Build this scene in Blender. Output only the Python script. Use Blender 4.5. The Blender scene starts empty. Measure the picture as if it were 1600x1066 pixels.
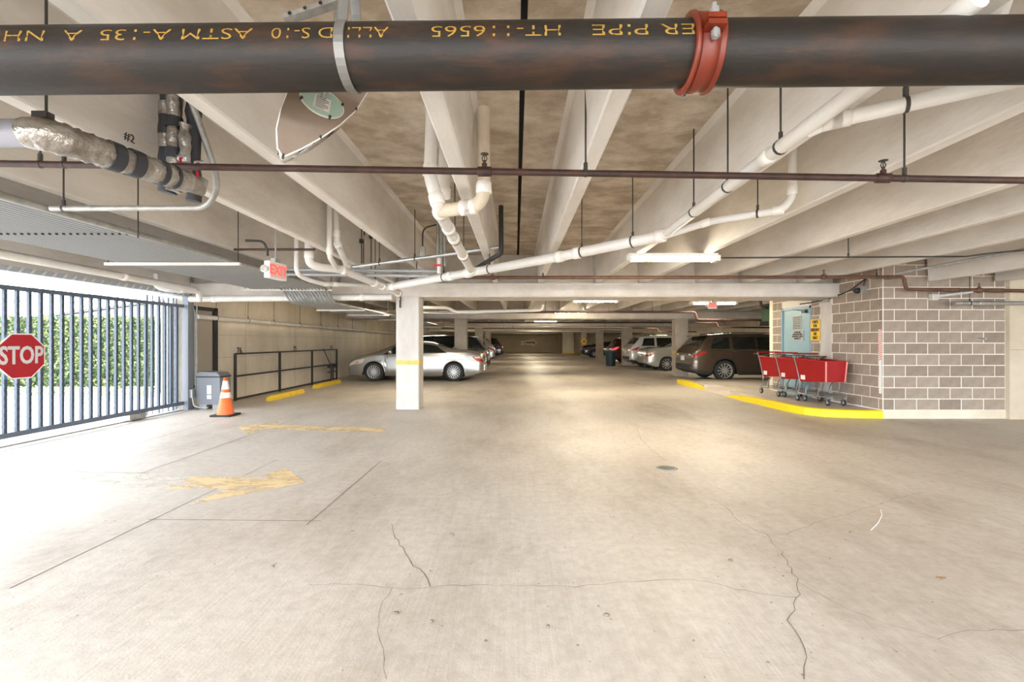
import bpy, bmesh, math, random
from mathutils import Vector, Matrix
import numpy as np
C = bpy.context.scene.collection
SC = bpy.context.scene
R = random.Random(7)
PI = math.pi
V = Vector

# ------------------------------------------------------------------ camera, sky, sun, exposure
F = 711.0; CX, CY, H0 = 806.0, 534.0, 1.40
cam = bpy.data.cameras.new('camera'); camo = bpy.data.objects.new('camera', cam); C.objects.link(camo)
camo.location = (0, 0, H0); camo.rotation_euler = (PI/2, 0, 0)
cam.sensor_fit = 'HORIZONTAL'; cam.sensor_width = 36.0; cam.lens = 36.0*F/1600
cam.shift_x = -(CX-800)/1600; cam.shift_y = (CY-533)/1600
cam.clip_start = 0.05; cam.clip_end = 300
SC.camera = camo
def P(px, py, Y):                       # photo pixel at depth Y -> world point
    return V(((px-CX)*Y/F, Y, H0+(CY-py)*Y/F))

w = bpy.data.worlds.new('sky'); SC.world = w; w.use_nodes = True
bg = w.node_tree.nodes['Background']
bg.inputs[0].default_value = (0.86, 0.93, 1.0, 1); bg.inputs[1].default_value = 9.0
sun = bpy.data.lights.new('sun', 'SUN'); sun.energy = 2.5; sun.angle = 0.02; sun.color = (1, .95, .86)
suno = bpy.data.objects.new('sun', sun); C.objects.link(suno)
suno.rotation_euler = V((0.12, 0.45, -1.0)).to_track_quat('-Z', 'Y').to_euler()
vs = SC.view_settings
SC.display_settings.display_device = 'sRGB'
vs.view_transform = 'Standard'; vs.look = 'None'; vs.gamma = 1; vs.use_curve_mapping = False
vs.exposure = 0.66
TUBE_E = 75.0
SC.cycles.max_bounces = 10; SC.cycles.diffuse_bounces = 7; SC.cycles.glossy_bounces = 4
SC.cycles.caustics_reflective = False; SC.cycles.caustics_refractive = False
SC.cycles.sample_clamp_indirect = 6.0
SC.cycles.use_denoising = True

# ------------------------------------------------------------------ materials
MATS = {}
def mat(name, col, rough=.6, metal=0., var=None, scale=4., bump=0., bscale=40., stretch=None, emit=None, spec=.5, detail=6, contrast=(.35, .65), coat=0.):
    if name in MATS: return MATS[name]
    m = bpy.data.materials.new(name); m.use_nodes = True; nt = m.node_tree
    b = nt.nodes['Principled BSDF']
    b.inputs['Roughness'].default_value = rough; b.inputs['Metallic'].default_value = metal
    b.inputs['Base Color'].default_value = (*col, 1); b.inputs['Specular IOR Level'].default_value = spec
    b.inputs['Coat Weight'].default_value = coat; b.inputs['Coat Roughness'].default_value = .05
    tc = nt.nodes.new('ShaderNodeTexCoord'); mp = nt.nodes.new('ShaderNodeMapping')
    nt.links.new(tc.outputs['Object'], mp.inputs[0])
    if stretch: mp.inputs['Scale'].default_value = stretch
    if var:
        n = nt.nodes.new('ShaderNodeTexNoise'); n.inputs['Scale'].default_value = scale; n.inputs['Detail'].default_value = detail
        n.inputs['Roughness'].default_value = .62
        nt.links.new(mp.outputs[0], n.inputs['Vector'])
        r = nt.nodes.new('ShaderNodeValToRGB')
        r.color_ramp.elements[0].position, r.color_ramp.elements[1].position = contrast
        r.color_ramp.elements[0].color = (*var, 1); r.color_ramp.elements[1].color = (*col, 1)
        nt.links.new(n.outputs['Fac'], r.inputs[0]); nt.links.new(r.outputs[0], b.inputs['Base Color'])
    if bump:
        n2 = nt.nodes.new('ShaderNodeTexNoise'); n2.inputs['Scale'].default_value = bscale; n2.inputs['Detail'].default_value = 4
        nt.links.new(mp.outputs[0], n2.inputs['Vector'])
        bp = nt.nodes.new('ShaderNodeBump'); bp.inputs['Strength'].default_value = bump; bp.inputs['Distance'].default_value = .02
        nt.links.new(n2.outputs['Fac'], bp.inputs['Height']); nt.links.new(bp.outputs[0], b.inputs['Normal'])
    if emit:
        b.inputs['Emission Color'].default_value = (*emit[0], 1); b.inputs['Emission Strength'].default_value = emit[1]
    MATS[name] = m
    return m

def floor_mat():
    m = bpy.data.materials.new('floor concrete'); m.use_nodes = True; nt = m.node_tree; b = nt.nodes['Principled BSDF']
    L = nt.links.new; N = nt.nodes.new
    tc = N('ShaderNodeTexCoord')
    def noise(scale, stretch=(1, 1, 1), detail=6, rough=.6):
        mp = N('ShaderNodeMapping'); mp.inputs['Scale'].default_value = stretch; L(tc.outputs['Object'], mp.inputs[0])
        n = N('ShaderNodeTexNoise'); n.inputs['Scale'].default_value = scale; n.inputs['Detail'].default_value = detail; n.inputs['Roughness'].default_value = rough
        L(mp.outputs[0], n.inputs['Vector']); return n.outputs['Fac']
    def ramp(f, stops):
        r = N('ShaderNodeValToRGB'); cr = r.color_ramp
        while len(cr.elements) < len(stops): cr.elements.new(.5)
        for e, (p, c) in zip(cr.elements, stops): e.position = p; e.color = (*c, 1)
        L(f, r.inputs[0]); return r.outputs[0]
    def mul(a, c, fac=1.):
        x = N('ShaderNodeMix'); x.data_type = 'RGBA'; x.blend_type = 'MULTIPLY'; x.inputs[0].default_value = fac
        L(a, x.inputs[6]); L(c, x.inputs[7]); return x.outputs[2]
    base = ramp(noise(.45, (1, 1, 1), 5), [(.3, (.57, .505, .43)), (.5, (.65, .59, .52)), (.72, (.71, .66, .595))])
    st = ramp(noise(.8, (1, .45, 1), 8, .7), [(.30, (.55, .50, .45)), (.40, (.82, .80, .78)), (.52, (1, 1, 1))])
    fine = ramp(noise(14, (1, 1, 1), 6, .7), [(.3, (.82, .8, .78)), (.6, (1, 1, 1))])
    brm = ramp(noise(30, (1.6, .05, 1), 3), [(.32, (.88, .87, .85)), (.6, (1, 1, 1))])
    spk = ramp(noise(26, (1, 1, 1), 2, .5), [(.25, (.35, .32, .3)), (.29, (1, 1, 1))])
    c = mul(mul(mul(mul(base, st, .85), fine), brm, .35), spk, .8)
    L(c, b.inputs['Base Color'])
    rr = N('ShaderNodeMapRange'); rr.inputs[3].default_value = .33; rr.inputs[4].default_value = .62
    L(noise(1.3, (1, .5, 1)), rr.inputs[0]); L(rr.outputs[0], b.inputs['Roughness'])
    bp = N('ShaderNodeBump'); bp.inputs['Strength'].default_value = .14; bp.inputs['Distance'].default_value = .01
    ad = N('ShaderNodeMath'); ad.operation = 'ADD'; L(noise(30, (1.6, .05, 1), 3), ad.inputs[0]); L(noise(70, (1, 1, 1), 4), ad.inputs[1])
    L(ad.outputs[0], bp.inputs['Height']); L(bp.outputs[0], b.inputs['Normal'])
    b.inputs['Specular IOR Level'].default_value = .4
    return m
def worn_paint(name, col, thr=.45, scale=5., stretch=(1, 1, 1)):
    m = bpy.data.materials.new(name); m.use_nodes = True; nt = m.node_tree; b = nt.nodes['Principled BSDF']
    b.inputs['Base Color'].default_value = (*col, 1); b.inputs['Roughness'].default_value = .55
    tc = nt.nodes.new('ShaderNodeTexCoord'); mp = nt.nodes.new('ShaderNodeMapping'); mp.inputs['Scale'].default_value = stretch
    n = nt.nodes.new('ShaderNodeTexNoise'); n.inputs['Scale'].default_value = scale; n.inputs['Detail'].default_value = 8; n.inputs['Roughness'].default_value = .7
    r = nt.nodes.new('ShaderNodeValToRGB'); r.color_ramp.elements[0].position = thr-.06; r.color_ramp.elements[1].position = thr+.06
    r.color_ramp.elements[1].color = (.85, .85, .85, 1)
    nt.links.new(tc.outputs['Object'], mp.inputs[0]); nt.links.new(mp.outputs[0], n.inputs['Vector']); nt.links.new(n.outputs['Fac'], r.inputs[0]); nt.links.new(r.outputs[0], b.inputs['Alpha'])
    return m

M_floor = floor_mat()
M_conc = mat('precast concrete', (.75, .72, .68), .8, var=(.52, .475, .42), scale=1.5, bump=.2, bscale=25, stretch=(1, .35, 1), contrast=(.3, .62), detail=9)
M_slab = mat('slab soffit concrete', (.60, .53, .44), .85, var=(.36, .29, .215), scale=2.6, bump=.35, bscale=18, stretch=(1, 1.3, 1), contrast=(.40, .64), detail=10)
M_beam = mat('beam concrete', (.70, .665, .62), .8, var=(.58, .53, .475), scale=2.2, bump=.2)
M_col = mat('column concrete', (.66, .63, .59), .8, var=(.54, .50, .46), scale=3, bump=.2, stretch=(1, 1, .4))
M_wall = mat('wall concrete', (.82, .74, .60), .85, var=(.66, .58, .46), scale=1.2, bump=.15, stretch=(1, 1, .6))
M_dark = mat('dark gap', (.02, .02, .02), .9)
M_blockm = mat('mortar', (.84, .78, .70), .9, bump=.3)
M_blocks = [mat('block %d' % i, c, .9, var=tuple(x*.82 for x in c), scale=6, bump=.4, bscale=90) for i, c in enumerate([(.35, .28, .225), (.385, .31, .25), (.32, .255, .205), (.41, .335, .27)])]
M_pvc = mat('white pvc', (.78, .775, .755), .35, var=(.68, .65, .60), scale=2.5)
M_pvcc = mat('pvc fitting', (.86, .83, .79), .3)
M_rod = mat('dark rod steel', (.06, .055, .05), .6, .4)
M_rust = mat('rusty steel pipe', (.065, .026, .018), .55, .1, var=(.03, .015, .012), scale=9, bump=.2)
M_iron = mat('black mill steel', (.017, .0135, .011), .5, .0, var=(.06, .027, .014), scale=5, stretch=(.6, 2, 2), contrast=(.25, .5), bump=.1, spec=.28)
M_galv = mat('galvanised steel', (.55, .57, .58), .38, .75, var=(.42, .44, .45), scale=12)
M_galvm = mat('dull galvanised', (.42, .42, .40), .5, .5, var=(.3, .3, .28), scale=14)
M_orange = mat('orange iron coupling', (.18, .024, .006), .42, var=(.13, .015, .004), scale=9)
M_foil = mat('foil tape', (.50, .48, .45), .3, .75, var=(.24, .21, .18), scale=10, bump=1.0, bscale=16)
M_blackfoam = mat('black insulation', (.03, .032, .04), .5)
M_bluegrey = mat('pipe jacket', (.30, .31, .36), .5, .1)
M_black = mat('black paint', (.02, .02, .022), .5)
M_yellow = mat('yellow paint', (.85, .58, .02), .5, var=(.70, .46, .03), scale=5, bump=.1)
M_yellow2 = mat('chipped curb yellow', (.88, .66, .01), .5, var=(.45, .42, .36), scale=6, contrast=(.27, .32))
M_mustard = mat('faded yellow', (.80, .55, .12), .6, var=(.65, .42, .1), scale=8)
M_gate = mat('gate steel', (.11, .14, .19), .45, .2)
M_gatel = mat('pale gate steel', (.42, .46, .52), .45, .3)
M_white = mat('white paint', (.86, .86, .84), .5)
M_red = mat('sign red', (.40, .006, .018), .4)
M_orangec = mat('cone orange', (.90, .16, .03), .5)
M_rubber = mat('rubber', (.025, .025, .026), .75)
M_grey = mat('grey plastic', (.20, .215, .24), .45)
M_glass = mat('dark car glass', (.012, .016, .014), .04, 0, spec=.7)
M_chrome = mat('chrome', (.72, .72, .72), .15, 1)
M_alloy = mat('alloy', (.52, .52, .51), .4, .5)
M_tail = mat('tail lamp', (.42, .01, .015), .12, coat=1)
M_head = mat('head lamp', (.65, .66, .68), .1, coat=1)
M_amber = mat('amber lamp', (.9, .28, .03), .2)
M_plate = mat('plate white', (.75, .77, .8), .4)
M_cart = mat('cart red plastic', (.38, .003, .006), .35)
M_carti = mat('cart grid red', (.30, .002, .005), .4)
M_wire = mat('grey cart tube', (.33, .34, .35), .35, .7)
M_door = mat('blue door', (.33, .50, .56), .45, var=(.29, .45, .50), scale=2)
M_tube = mat('lamp diffuser', (.9, .9, .85), .4, emit=((1.0, .87, .64), TUBE_E))
M_exitr = mat('exit red', (.75, .08, .07), .5, emit=((1, .12, .1), .6))
M_mirb = mat('mirror back board', (.30, .23, .18), .8, var=(.25, .19, .145), scale=7)
M_mirf = mat('mirror', (.85, .85, .85), .03, 1)
M_mint = mat('mint plate', (.42, .60, .52), .5)
M_sign = mat('sign yellow', (.90, .55, .01), .45)
M_greysign = mat('grey sign', (.45, .46, .45), .5)
M_print = mat('print black', (.03, .03, .03), .6)
M_stencil = worn_paint('stencil yellow', (.36, .21, .03), .36, 60)
M_arrow = worn_paint('worn arrow paint', (.90, .70, .40), .46, 2.2, (1, 2.5, 1))
M_arrow2 = worn_paint('very worn arrow paint', (.80, .76, .68), .56, 3.5, (1, 3, 1))
M_crack = mat('crack', (.22, .18, .15), .9)
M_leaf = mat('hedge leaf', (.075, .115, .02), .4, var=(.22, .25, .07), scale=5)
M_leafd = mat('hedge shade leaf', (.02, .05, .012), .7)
M_out = mat('outside paving', (.50, .47, .44), .8, var=(.40, .37, .35), scale=2)
M_conduit = mat('conduit', (.36, .385, .41), .38, .15)
M_lever = mat('red lever', (.55, .02, .03), .4)

# ------------------------------------------------------------------ mesh builder
class MB:
    def __init__(s): s.v = []; s.f = []; s.m = []; s.sm = []
    def add(s, vs, fs, mi=0, smooth=False):
        o = len(s.v); s.v += [tuple(p) for p in vs]
        for f in fs: s.f.append([i+o for i in f]); s.m.append(mi); s.sm.append(smooth)
        return s
    def box(s, a, b, mi=0):
        (x0, y0, z0), (x1, y1, z1) = a, b
        vs = [(x0, y0, z0), (x1, y0, z0), (x1, y1, z0), (x0, y1, z0), (x0, y0, z1), (x1, y0, z1), (x1, y1, z1), (x0, y1, z1)]
        return s.add(vs, [(0, 3, 2, 1), (4, 5, 6, 7), (0, 1, 5, 4), (1, 2, 6, 5), (2, 3, 7, 6), (3, 0, 4, 7)], mi)
    def bar(s, p, q, wd, th, up=V((0, 0, 1)), mi=0):
        p, q = V(p), V(q); d = (q-p).normalized(); u = V(up)
        if abs(d.dot(u)) > .98: u = V((0, 1, 0))
        a = d.cross(u).normalized()*wd/2; b = a.cross(d).normalized()*th/2
        vs = [p-a-b, p+a-b, p+a+b, p-a+b, q-a-b, q+a-b, q+a+b, q-a+b]
        return s.add(vs, [(0, 1, 2, 3), (7, 6, 5, 4), (0, 4, 5, 1), (1, 5, 6, 2), (2, 6, 7, 3), (3, 7, 4, 0)], mi)
    def tube(s, pts, r, n=12, mi=0, cap=True, closed=False):
        pts = [V(p) for p in pts]; rs = r if isinstance(r, (list, tuple)) else [r]*len(pts)
        N = len(pts); rings = []; up = None
        for i, p in enumerate(pts):
            if closed: d = (pts[(i+1) % N]-pts[i-1])
            else: d = (pts[min(i+1, N-1)]-pts[max(i-1, 0)])
            d = d.normalized() if d.length > 1e-9 else V((0, 0, 1))
            if up is None:
                up = V((0, 0, 1)) if abs(d.z) < .9 else V((0, 1, 0))
            a = d.cross(up)
            a = a.normalized() if a.length > 1e-6 else d.orthogonal().normalized()
            up = a.cross(d).normalized()
            rings.append([p+a*(rs[i]*math.cos(2*PI*k/n))+up*(rs[i]*math.sin(2*PI*k/n)) for k in range(n)])
        vs = [q for rg in rings for q in rg]; fs = []
        for i in range(N if closed else N-1):
            j = (i+1) % N
            for k in range(n): fs.append((i*n+k, i*n+(k+1) % n, j*n+(k+1) % n, j*n+k))
        s.add(vs, fs, mi, True)
        if cap and not closed:
            s.add(rings[0], [tuple(range(n))[::-1]], mi); s.add(rings[-1], [tuple(range(n))], mi)
        return s
    def lathe(s, prof, c=(0, 0, 0), ax='z', n=20, mi=0, smooth=True):
        c = V(c); vs = []
        for (r, h) in prof:
            for k in range(n):
                a = 2*PI*k/n; x, y = r*math.cos(a), r*math.sin(a)
                vs.append(c+(V((x, y, h)) if ax == 'z' else V((x, h, y)) if ax == 'y' else V((h, x, y))))
        fs = [(i*n+k, i*n+(k+1) % n, (i+1)*n+(k+1) % n, (i+1)*n+k) for i in range(len(prof)-1) for k in range(n)]
        return s.add(vs, fs, mi, smooth)
    def prism(s, poly, d, mi=0):         # planar poly of 3d points extruded by vector d
        n = len(poly); d = V(d); vs = [V(p) for p in poly]+[V(p)+d for p in poly]
        fs = [tuple(range(n))[::-1], tuple(range(n, 2*n))]+[(i, (i+1) % n, n+(i+1) % n, n+i) for i in range(n)]
        return s.add(vs, fs, mi)
    def grid(s, rows, mi=0, smooth=True):
        n = len(rows[0]); vs = [p for r in rows for p in r]
        return s.add(vs, [(i*n+k, i*n+k+1, (i+1)*n+k+1, (i+1)*n+k) for i in range(len(rows)-1) for k in range(n-1)], mi, smooth)
    def mesh(s, name, mats):
        me = bpy.data.meshes.new(name); me.from_pydata(s.v, [], s.f)
        for m in (mats if isinstance(mats, (list, tuple)) else [mats]): me.materials.append(m)
        me.polygons.foreach_set('material_index', s.m); me.polygons.foreach_set('use_smooth', s.sm)
        bm = bmesh.new(); bm.from_mesh(me); bmesh.ops.recalc_face_normals(bm, faces=bm.faces); bm.to_mesh(me); bm.free()
        me.update(); return me
    def build(s, name, mats, parent=None, loc=(0, 0, 0), label=None):
        return link(name, s.mesh(name, mats), parent, loc, label)
def link(name, me, parent=None, loc=(0, 0, 0), label=None):
    o = bpy.data.objects.new(name, me); C.objects.link(o); o.location = loc
    if parent: o.parent = parent
    if label: o['label'] = label
    return o
def thing(name, label, cat, loc=(0, 0, 0), rz=0, group=None):
    o = bpy.data.objects.new(name, None); C.objects.link(o); o.location = loc; o.rotation_euler = (0, 0, rz); o.empty_display_size = .1
    o['label'] = label; o['category'] = cat
    if group: o['group'] = group
    return o
def tag(o, label, cat, group=None):
    o['label'] = label; o['category'] = cat
    if group: o['group'] = group
    return o
def struct(name, me=None, label=None):
    o = bpy.data.objects.new(name, me); C.objects.link(o); o['kind'] = 'structure'
    if label: o['label'] = label; o['category'] = name.split('_')[0]
    return o
def dup(root, loc, rz=None, label=None):
    r = root.copy(); C.objects.link(r); r.location = loc
    if rz is not None: r.rotation_euler = (0, 0, rz)
    if label: r['label'] = label
    for ch in list(root.children):
        c = ch.copy(); C.objects.link(c); c.parent = r
        for g in ch.children:
            d = g.copy(); C.objects.link(d); d.parent = c
    return r
def fillet(pts, r, n=6):
    pts = [V(p) for p in pts]; out = [pts[0]]
    for i in range(1, len(pts)-1):
        a, b, c = pts[i-1], pts[i], pts[i+1]
        u, v_ = (a-b), (c-b); k = min(r, u.length*.45, v_.length*.45); p, q = b+u.normalized()*k, b+v_.normalized()*k
        for j in range(n+1):
            t = j/n; out.append(p*(1-t)**2+b*2*t*(1-t)+q*t*t)
    out.append(pts[-1]); return out
SOF = 3.235
def pipe(name, label, cat, pts, r, m, fil=.12, coup=(), hang=(), mc=None, n=12, group=None, clen=.09, cr=1.16, hz=SOF, rodr=.006):
    t = thing(name, label, cat, pts[0], 0, group); o = V(pts[0]); q = [V(p)-o for p in pts]
    MB().tube(fillet(q, fil), r, n).build('pipe_run', m, t)
    for (i, f) in coup:
        p = q[i].lerp(q[i+1], f); d = (q[i+1]-q[i]).normalized()*clen/2
        MB().tube([p-d, p-d*.9, p+d*.9, p+d], [r*1.02, r*cr, r*cr, r*1.02], n).build('coupling', mc or m, t)
    for (i, f) in hang:
        p = q[i].lerp(q[i+1], f); d = (q[i+1]-q[i]).normalized()*.012
        d *= .7; b = MB(); b.tube([p-d, p+d], r*1.04+.002, n)
        b.tube([p+V((0, 0, r)), V((p.x, p.y, hz-o.z))], rodr, 6)
        b.tube([p+V((0, 0, r*1.0)), p+V((0, 0, r+.045))], .013, 6)
        b.build('hanger', M_rod, t)
    return t
def text_mesh(s, size, ext=.002, off=0., align='CENTER', space=1.0, line=1.0):
    cu = bpy.data.curves.new('t', 'FONT'); cu.body = s; cu.size = size; cu.extrude = ext; cu.offset = off; cu.align_x = align; cu.align_y = 'CENTER'
    cu.space_character = space; cu.space_line = line; cu.resolution_u = 3
    ob = bpy.data.objects.new('t', cu); C.objects.link(ob); bpy.context.view_layer.update()
    me = bpy.data.meshes.new_from_object(ob.evaluated_get(bpy.context.evaluated_depsgraph_get()))
    bpy.data.objects.remove(ob); return me
def lettering(s, size, m, parent, right, up, loc, sx=1., **k):
    me = text_mesh(s, size, **k); me.materials.clear(); me.materials.append(m); me.name = 'lettering'
    r, u = V(right).normalized(), V(up).normalized(); nn = r.cross(u)
    me.transform(Matrix(((r.x*sx, u.x, nn.x, 0), (r.y*sx, u.y, nn.y, 0), (r.z*sx, u.z, nn.z, 0), (0, 0, 0, 1))))
    return link('lettering', me, parent, loc)

# ------------------------------------------------------------------ floor
fl = struct('floor', None, 'bare pale concrete garage floor with saw cut joints and cracks')
MB().box((-6.9, -9, -.2), (14, 58, 0)).build('slab', M_floor, fl)
def strip(pts, wd, z=.0015):
    pts = [V((p[0], p[1], z)) for p in pts]; rows = []
    for i, p in enumerate(pts):
        d = (pts[min(i+1, len(pts)-1)]-pts[max(i-1, 0)]).normalized(); a = V((-d.y, d.x, 0))*wd/2*(1 if wd > .008 else R.uniform(.5, 1.3))
        rows.append([p-a, p+a])
    return MB().grid(rows, 0, False)
for a, b in [((-2.87, 2.58), (-2.83, 5.38)), ((-2.9, 3.58), (-1.52, 3.55)), ((-1.6, 3.48), (-1.58, 5.32)), ((-3.98, 4.83), (-3.98, 8.43)), ((-5.11, 4.95), (-5.33, 8.4)), ((-5.2, 4.92), (-3.9, 4.84)), ((-2.85, 5.34), (-1.55, 5.3))]:
    strip([a, b], .009 if a[1] < 5.3 or a[0] < -3 else .005).build('saw_joint', M_crack, fl)
def fp(px, py):
    Y = H0*F/(py-CY); return ((px-CX)*Y/F, Y)
def crack(pix, wd, jit=.012):
    pts = [fp(*p) for p in pix]; out = []
    for a, b in zip(pts, pts[1:]):
        L = math.dist(a, b); k = max(2, int(L/.06))
        for i in range(k):
            t = i/k; out.append((a[0]+(b[0]-a[0])*t+R.uniform(-jit, jit), a[1]+(b[1]-a[1])*t+R.uniform(-jit, jit)))
    out.append(pts[-1]); strip(out, wd*.7).build('crack', M_crack, fl)
crack([(612, 818), (620, 840), (640, 878), (665, 897), (672, 917)], .009)
crack([(480, 913), (560, 914), (645, 922), (690, 917), (760, 914), (830, 916), (900, 918), (960, 910), (1040, 907), (1080, 905), (1150, 921), (1245, 934)], .005)
crack([(1090, 772), (1125, 785), (1160, 820), (1197, 836), (1220, 862), (1245, 905), (1248, 930), (1232, 970), (1255, 1000), (1262, 1030), (1256, 1062)], .006)
crack([(1197, 836), (1230, 835), (1290, 812), (1350, 796), (1400, 780), (1443, 770)], .005)
crack([(1248, 912), (1310, 945), (1400, 980), (1465, 998), (1500, 988), (1600, 985)], .005)
crack([(995, 670), (1000, 685), (1022, 706), (1040, 720)], .006)
crack([(614, 920), (595, 950), (592, 1000), (604, 1062)], .004)
def flat(name, poly, m, z): return MB().prism([(x, y, z) for x, y in poly], (0, 0, .001)).build(name, m, fl)
flat('painted_arrow', [(-4.58, 7.50), (-4.11, 8.03), (-4.09, 7.66), (-2.08, 7.33), (-2.08, 7.02), (-4.06, 7.26), (-4.03, 6.86)], M_arrow, .002)
flat('painted_arrow', [(-2.09, 4.52), (-2.56, 5.05), (-2.66, 4.72), (-3.35, 4.70), (-3.35, 4.34), (-2.72, 4.33), (-2.80, 3.92)], M_arrow, .002)
flat('painted_arrow', [(-3.35, 4.72), (-5.0, 4.85), (-5.0, 4.5), (-3.35, 4.36)], M_arrow2, .0022)
# drain
dr = thing('floor_drain', 'small round metal drain grate set in the open floor', 'drain', (1.67, 5.03, 0))
MB().lathe([(.105, 0), (.115, .004), (.085, .005), (.085, .001)], n=24).build('rim', M_galvm, dr)
MB().lathe([(.0001, .002), (.086, .002)], n=20).build('well', M_dark, dr)
b = MB()
for i in range(-3, 4):
    h = math.sqrt(.084**2-(i*.023)**2); b.box((i*.023-.005, -h, .002), (i*.023+.005, h, .005))
b.build('grate', M_galvm, dr)
# leaf, string, pebbles
lf = MB(); lx, ly = fp(1470, 904); lf.grid([[V((lx-.03+.012*i, ly-.011*math.sin(PI*(i+.2)/5.4), .004+.004*(i % 2))), V((lx-.03+.012*i, ly, .009)), V((lx-.03+.012*i, ly+.011*math.sin(PI*(i+.2)/5.4), .004))] for i in range(6)])
tag(lf.build('dry_leaf', mat('dry leaf', (.42, .19, .06), .7)), 'small brown dry leaf lying on the bare floor', 'leaf')
st = [fp(1376, 797), fp(1378, 806), fp(1372, 818), fp(1361, 829)]
tag(MB().tube([V((x, y, .004)) for x, y in st], .003, 6).build('string', M_white), 'short curved white string lying on the concrete floor', 'string')
for i, (px, py) in enumerate([(426, 886), (856, 980), (674, 972), (618, 959), (947, 962), (1330, 833), (1142, 876), (706, 836)]):
    x, y = fp(px, py); pb = MB(); pb.lathe([(.0001, 0), (.011, .001), (.012, .006), (.006, .010), (.0001, .011)], n=7)
    o = pb.build('pebble', mat('pebble', (.22, .19, .16), .9), None, (x, y, 0)); o.scale = (R.uniform(.7, 1.5), 1, 1)
    tag(o, 'tiny dark crumb of stone on the concrete floor', 'pebble', 'stone crumbs on the floor')

# ------------------------------------------------------------------ raised island and curbs (right)
ISL = .14
out = [(6.68, 8.27), (6.3, 8.30), (5.95, 8.37), (5.70, 8.48), (5.52, 8.72), (5.43, 9.1), (5.40, 9.6), (5.38, 10.3), (5.37, 11.0), (5.38, 11.75)]
def offs(pts, d):
    res = []
    for i, p in enumerate(pts):
        a, c = V(pts[max(i-1, 0)]), V(pts[min(i+1, len(pts)-1)]); t = (c-a).normalized(); res.append((p[0]+t.y*d, p[1]-t.x*d))
    return res
inn = offs(out, .16)
inn[0] = (6.68, 8.43)
rs = MB(); rs.prism([(x, y, 0) for x, y in inn]+[(5.54, 11.75, 0), (5.9, 11.9, 0), (5.9, 13.2, 0), (5.55, 13.4, 0), (5.55, 15.2, 0), (12.6, 15.2, 0), (12.6, 11.83, 0), (6.70, 11.83, 0), (6.70, 8.43, 0)], (0, 0, ISL))
rs.build('raised_slab', M_floor, fl)
MB().add([(5.42, 11.75, 0), (5.9, 11.75, 0), (5.9, 13.4, 0), (5.42, 13.4, 0), (5.9, 11.75, ISL), (5.9, 13.4, ISL)], [(0, 4, 5, 3), (0, 1, 4), (3, 5, 2)]).build('ramp', M_floor, fl)
def curb(name, label, pts, inner, hs):
    b = MB(); rows = []
    for (p, q, h) in zip(pts, inner, hs):
        mx = V((p[0], p[1], 0)); m2 = V((q[0], q[1], 0)); e = (m2-mx)*.12
        rows.append([mx, mx+V((0, 0, h*.85))+e*.3, mx+e+V((0, 0, h)), m2+V((0, 0, h)), m2])
    b.grid(rows, 0, False); b.add(rows[0], [(0, 1, 2, 3, 4)]); b.add(rows[-1], [(4, 3, 2, 1, 0)])
    return tag(b.build(name, M_yellow2), label, 'curb')
curb('curb', 'long curving yellow painted curb in front of the red carts', out, inn, [.143]*7+[.125, .09, .02])
o2 = [(5.45, 13.2), (5.42, 13.7), (5.38, 14.4), (5.38, 15.2)]
curb('curb', 'short yellow curb end with chipped paint before the brown suv', o2, [(x+.2, y) for x, y in o2], [.02, .09, .143, .143])

# ------------------------------------------------------------------ ceiling: double tees and beams
ce = struct('ceiling', None, 'precast double tee concrete ceiling with deep stems')
def tee_mesh(wd, y0, y1, dz=0.):
    b = MB(); hw = wd/2-.02
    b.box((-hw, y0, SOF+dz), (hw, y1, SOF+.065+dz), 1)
    for c in (-(1.07-.465), 1.07-.465):
        for (bw, tw) in ((.056, .10),):
            z0, z1 = 2.62+dz, SOF+dz
            sec = [(c-bw+.012, z0), (c+bw-.012, z0), (c+bw, z0+.012), (c+tw*.92, z1-.05), (c+tw+.03, z1+.002), (c-tw-.03, z1+.002), (c-tw*.92, z1-.05), (c-bw, z0+.012)]
            b.prism([(x, y0, z) for x, z in sec], (0, y1-y0, 0), 0)
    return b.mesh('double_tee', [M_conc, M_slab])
J0 = .047
t0 = tee_mesh(2.14, -4.6, 9.64)
for k in range(-3, 3): link('double_tee', t0, ce, (J0+2.14*(k+.5), 0, 0))
tl = tee_mesh(2.4, -4.6, 8.2, -.135)
for k in range(3): link('double_tee', tl, ce, (7.49+.605+2.42*k, 0, 0))
for bay in range(5):
    ya, yb = 10.08+9*bay, 18.64+9*bay
    tm = tee_mesh(2.14, ya, yb)
    for k in range(-3, 6): link('double_tee', tm, ce, (J0+2.14*(k+.5), 0, 0))
MB().box((-7.1, -4.6, 3.3), (14, 58, 3.45)).build('topping_slab', M_dark, ce)
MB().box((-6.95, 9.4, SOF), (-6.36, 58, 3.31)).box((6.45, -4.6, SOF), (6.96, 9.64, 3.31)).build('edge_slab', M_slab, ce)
for k in range(6):
    Y = 9.39+9*k; x1 = 6.67 if k == 0 else 12.6
    b = MB(); sec = [(Y, 2.352), (Y+.028, 2.324), (Y+.912, 2.324), (Y+.94, 2.352), (Y+.94, 2.608), (Y+.69, 2.608), (Y+.69, SOF), (Y+.25, SOF), (Y+.25, 2.608), (Y, 2.608)]
    b.prism([(-6.9, y, z) for y, z in sec], (x1+6.9, 0, 0))
    b.build('cross_beam', M_beam, ce)
    MB().box((-6.9, Y-.004, 2.600), (x1, Y+.02, 2.613)).build('beam_edge_angle', M_galvm, ce)
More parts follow.
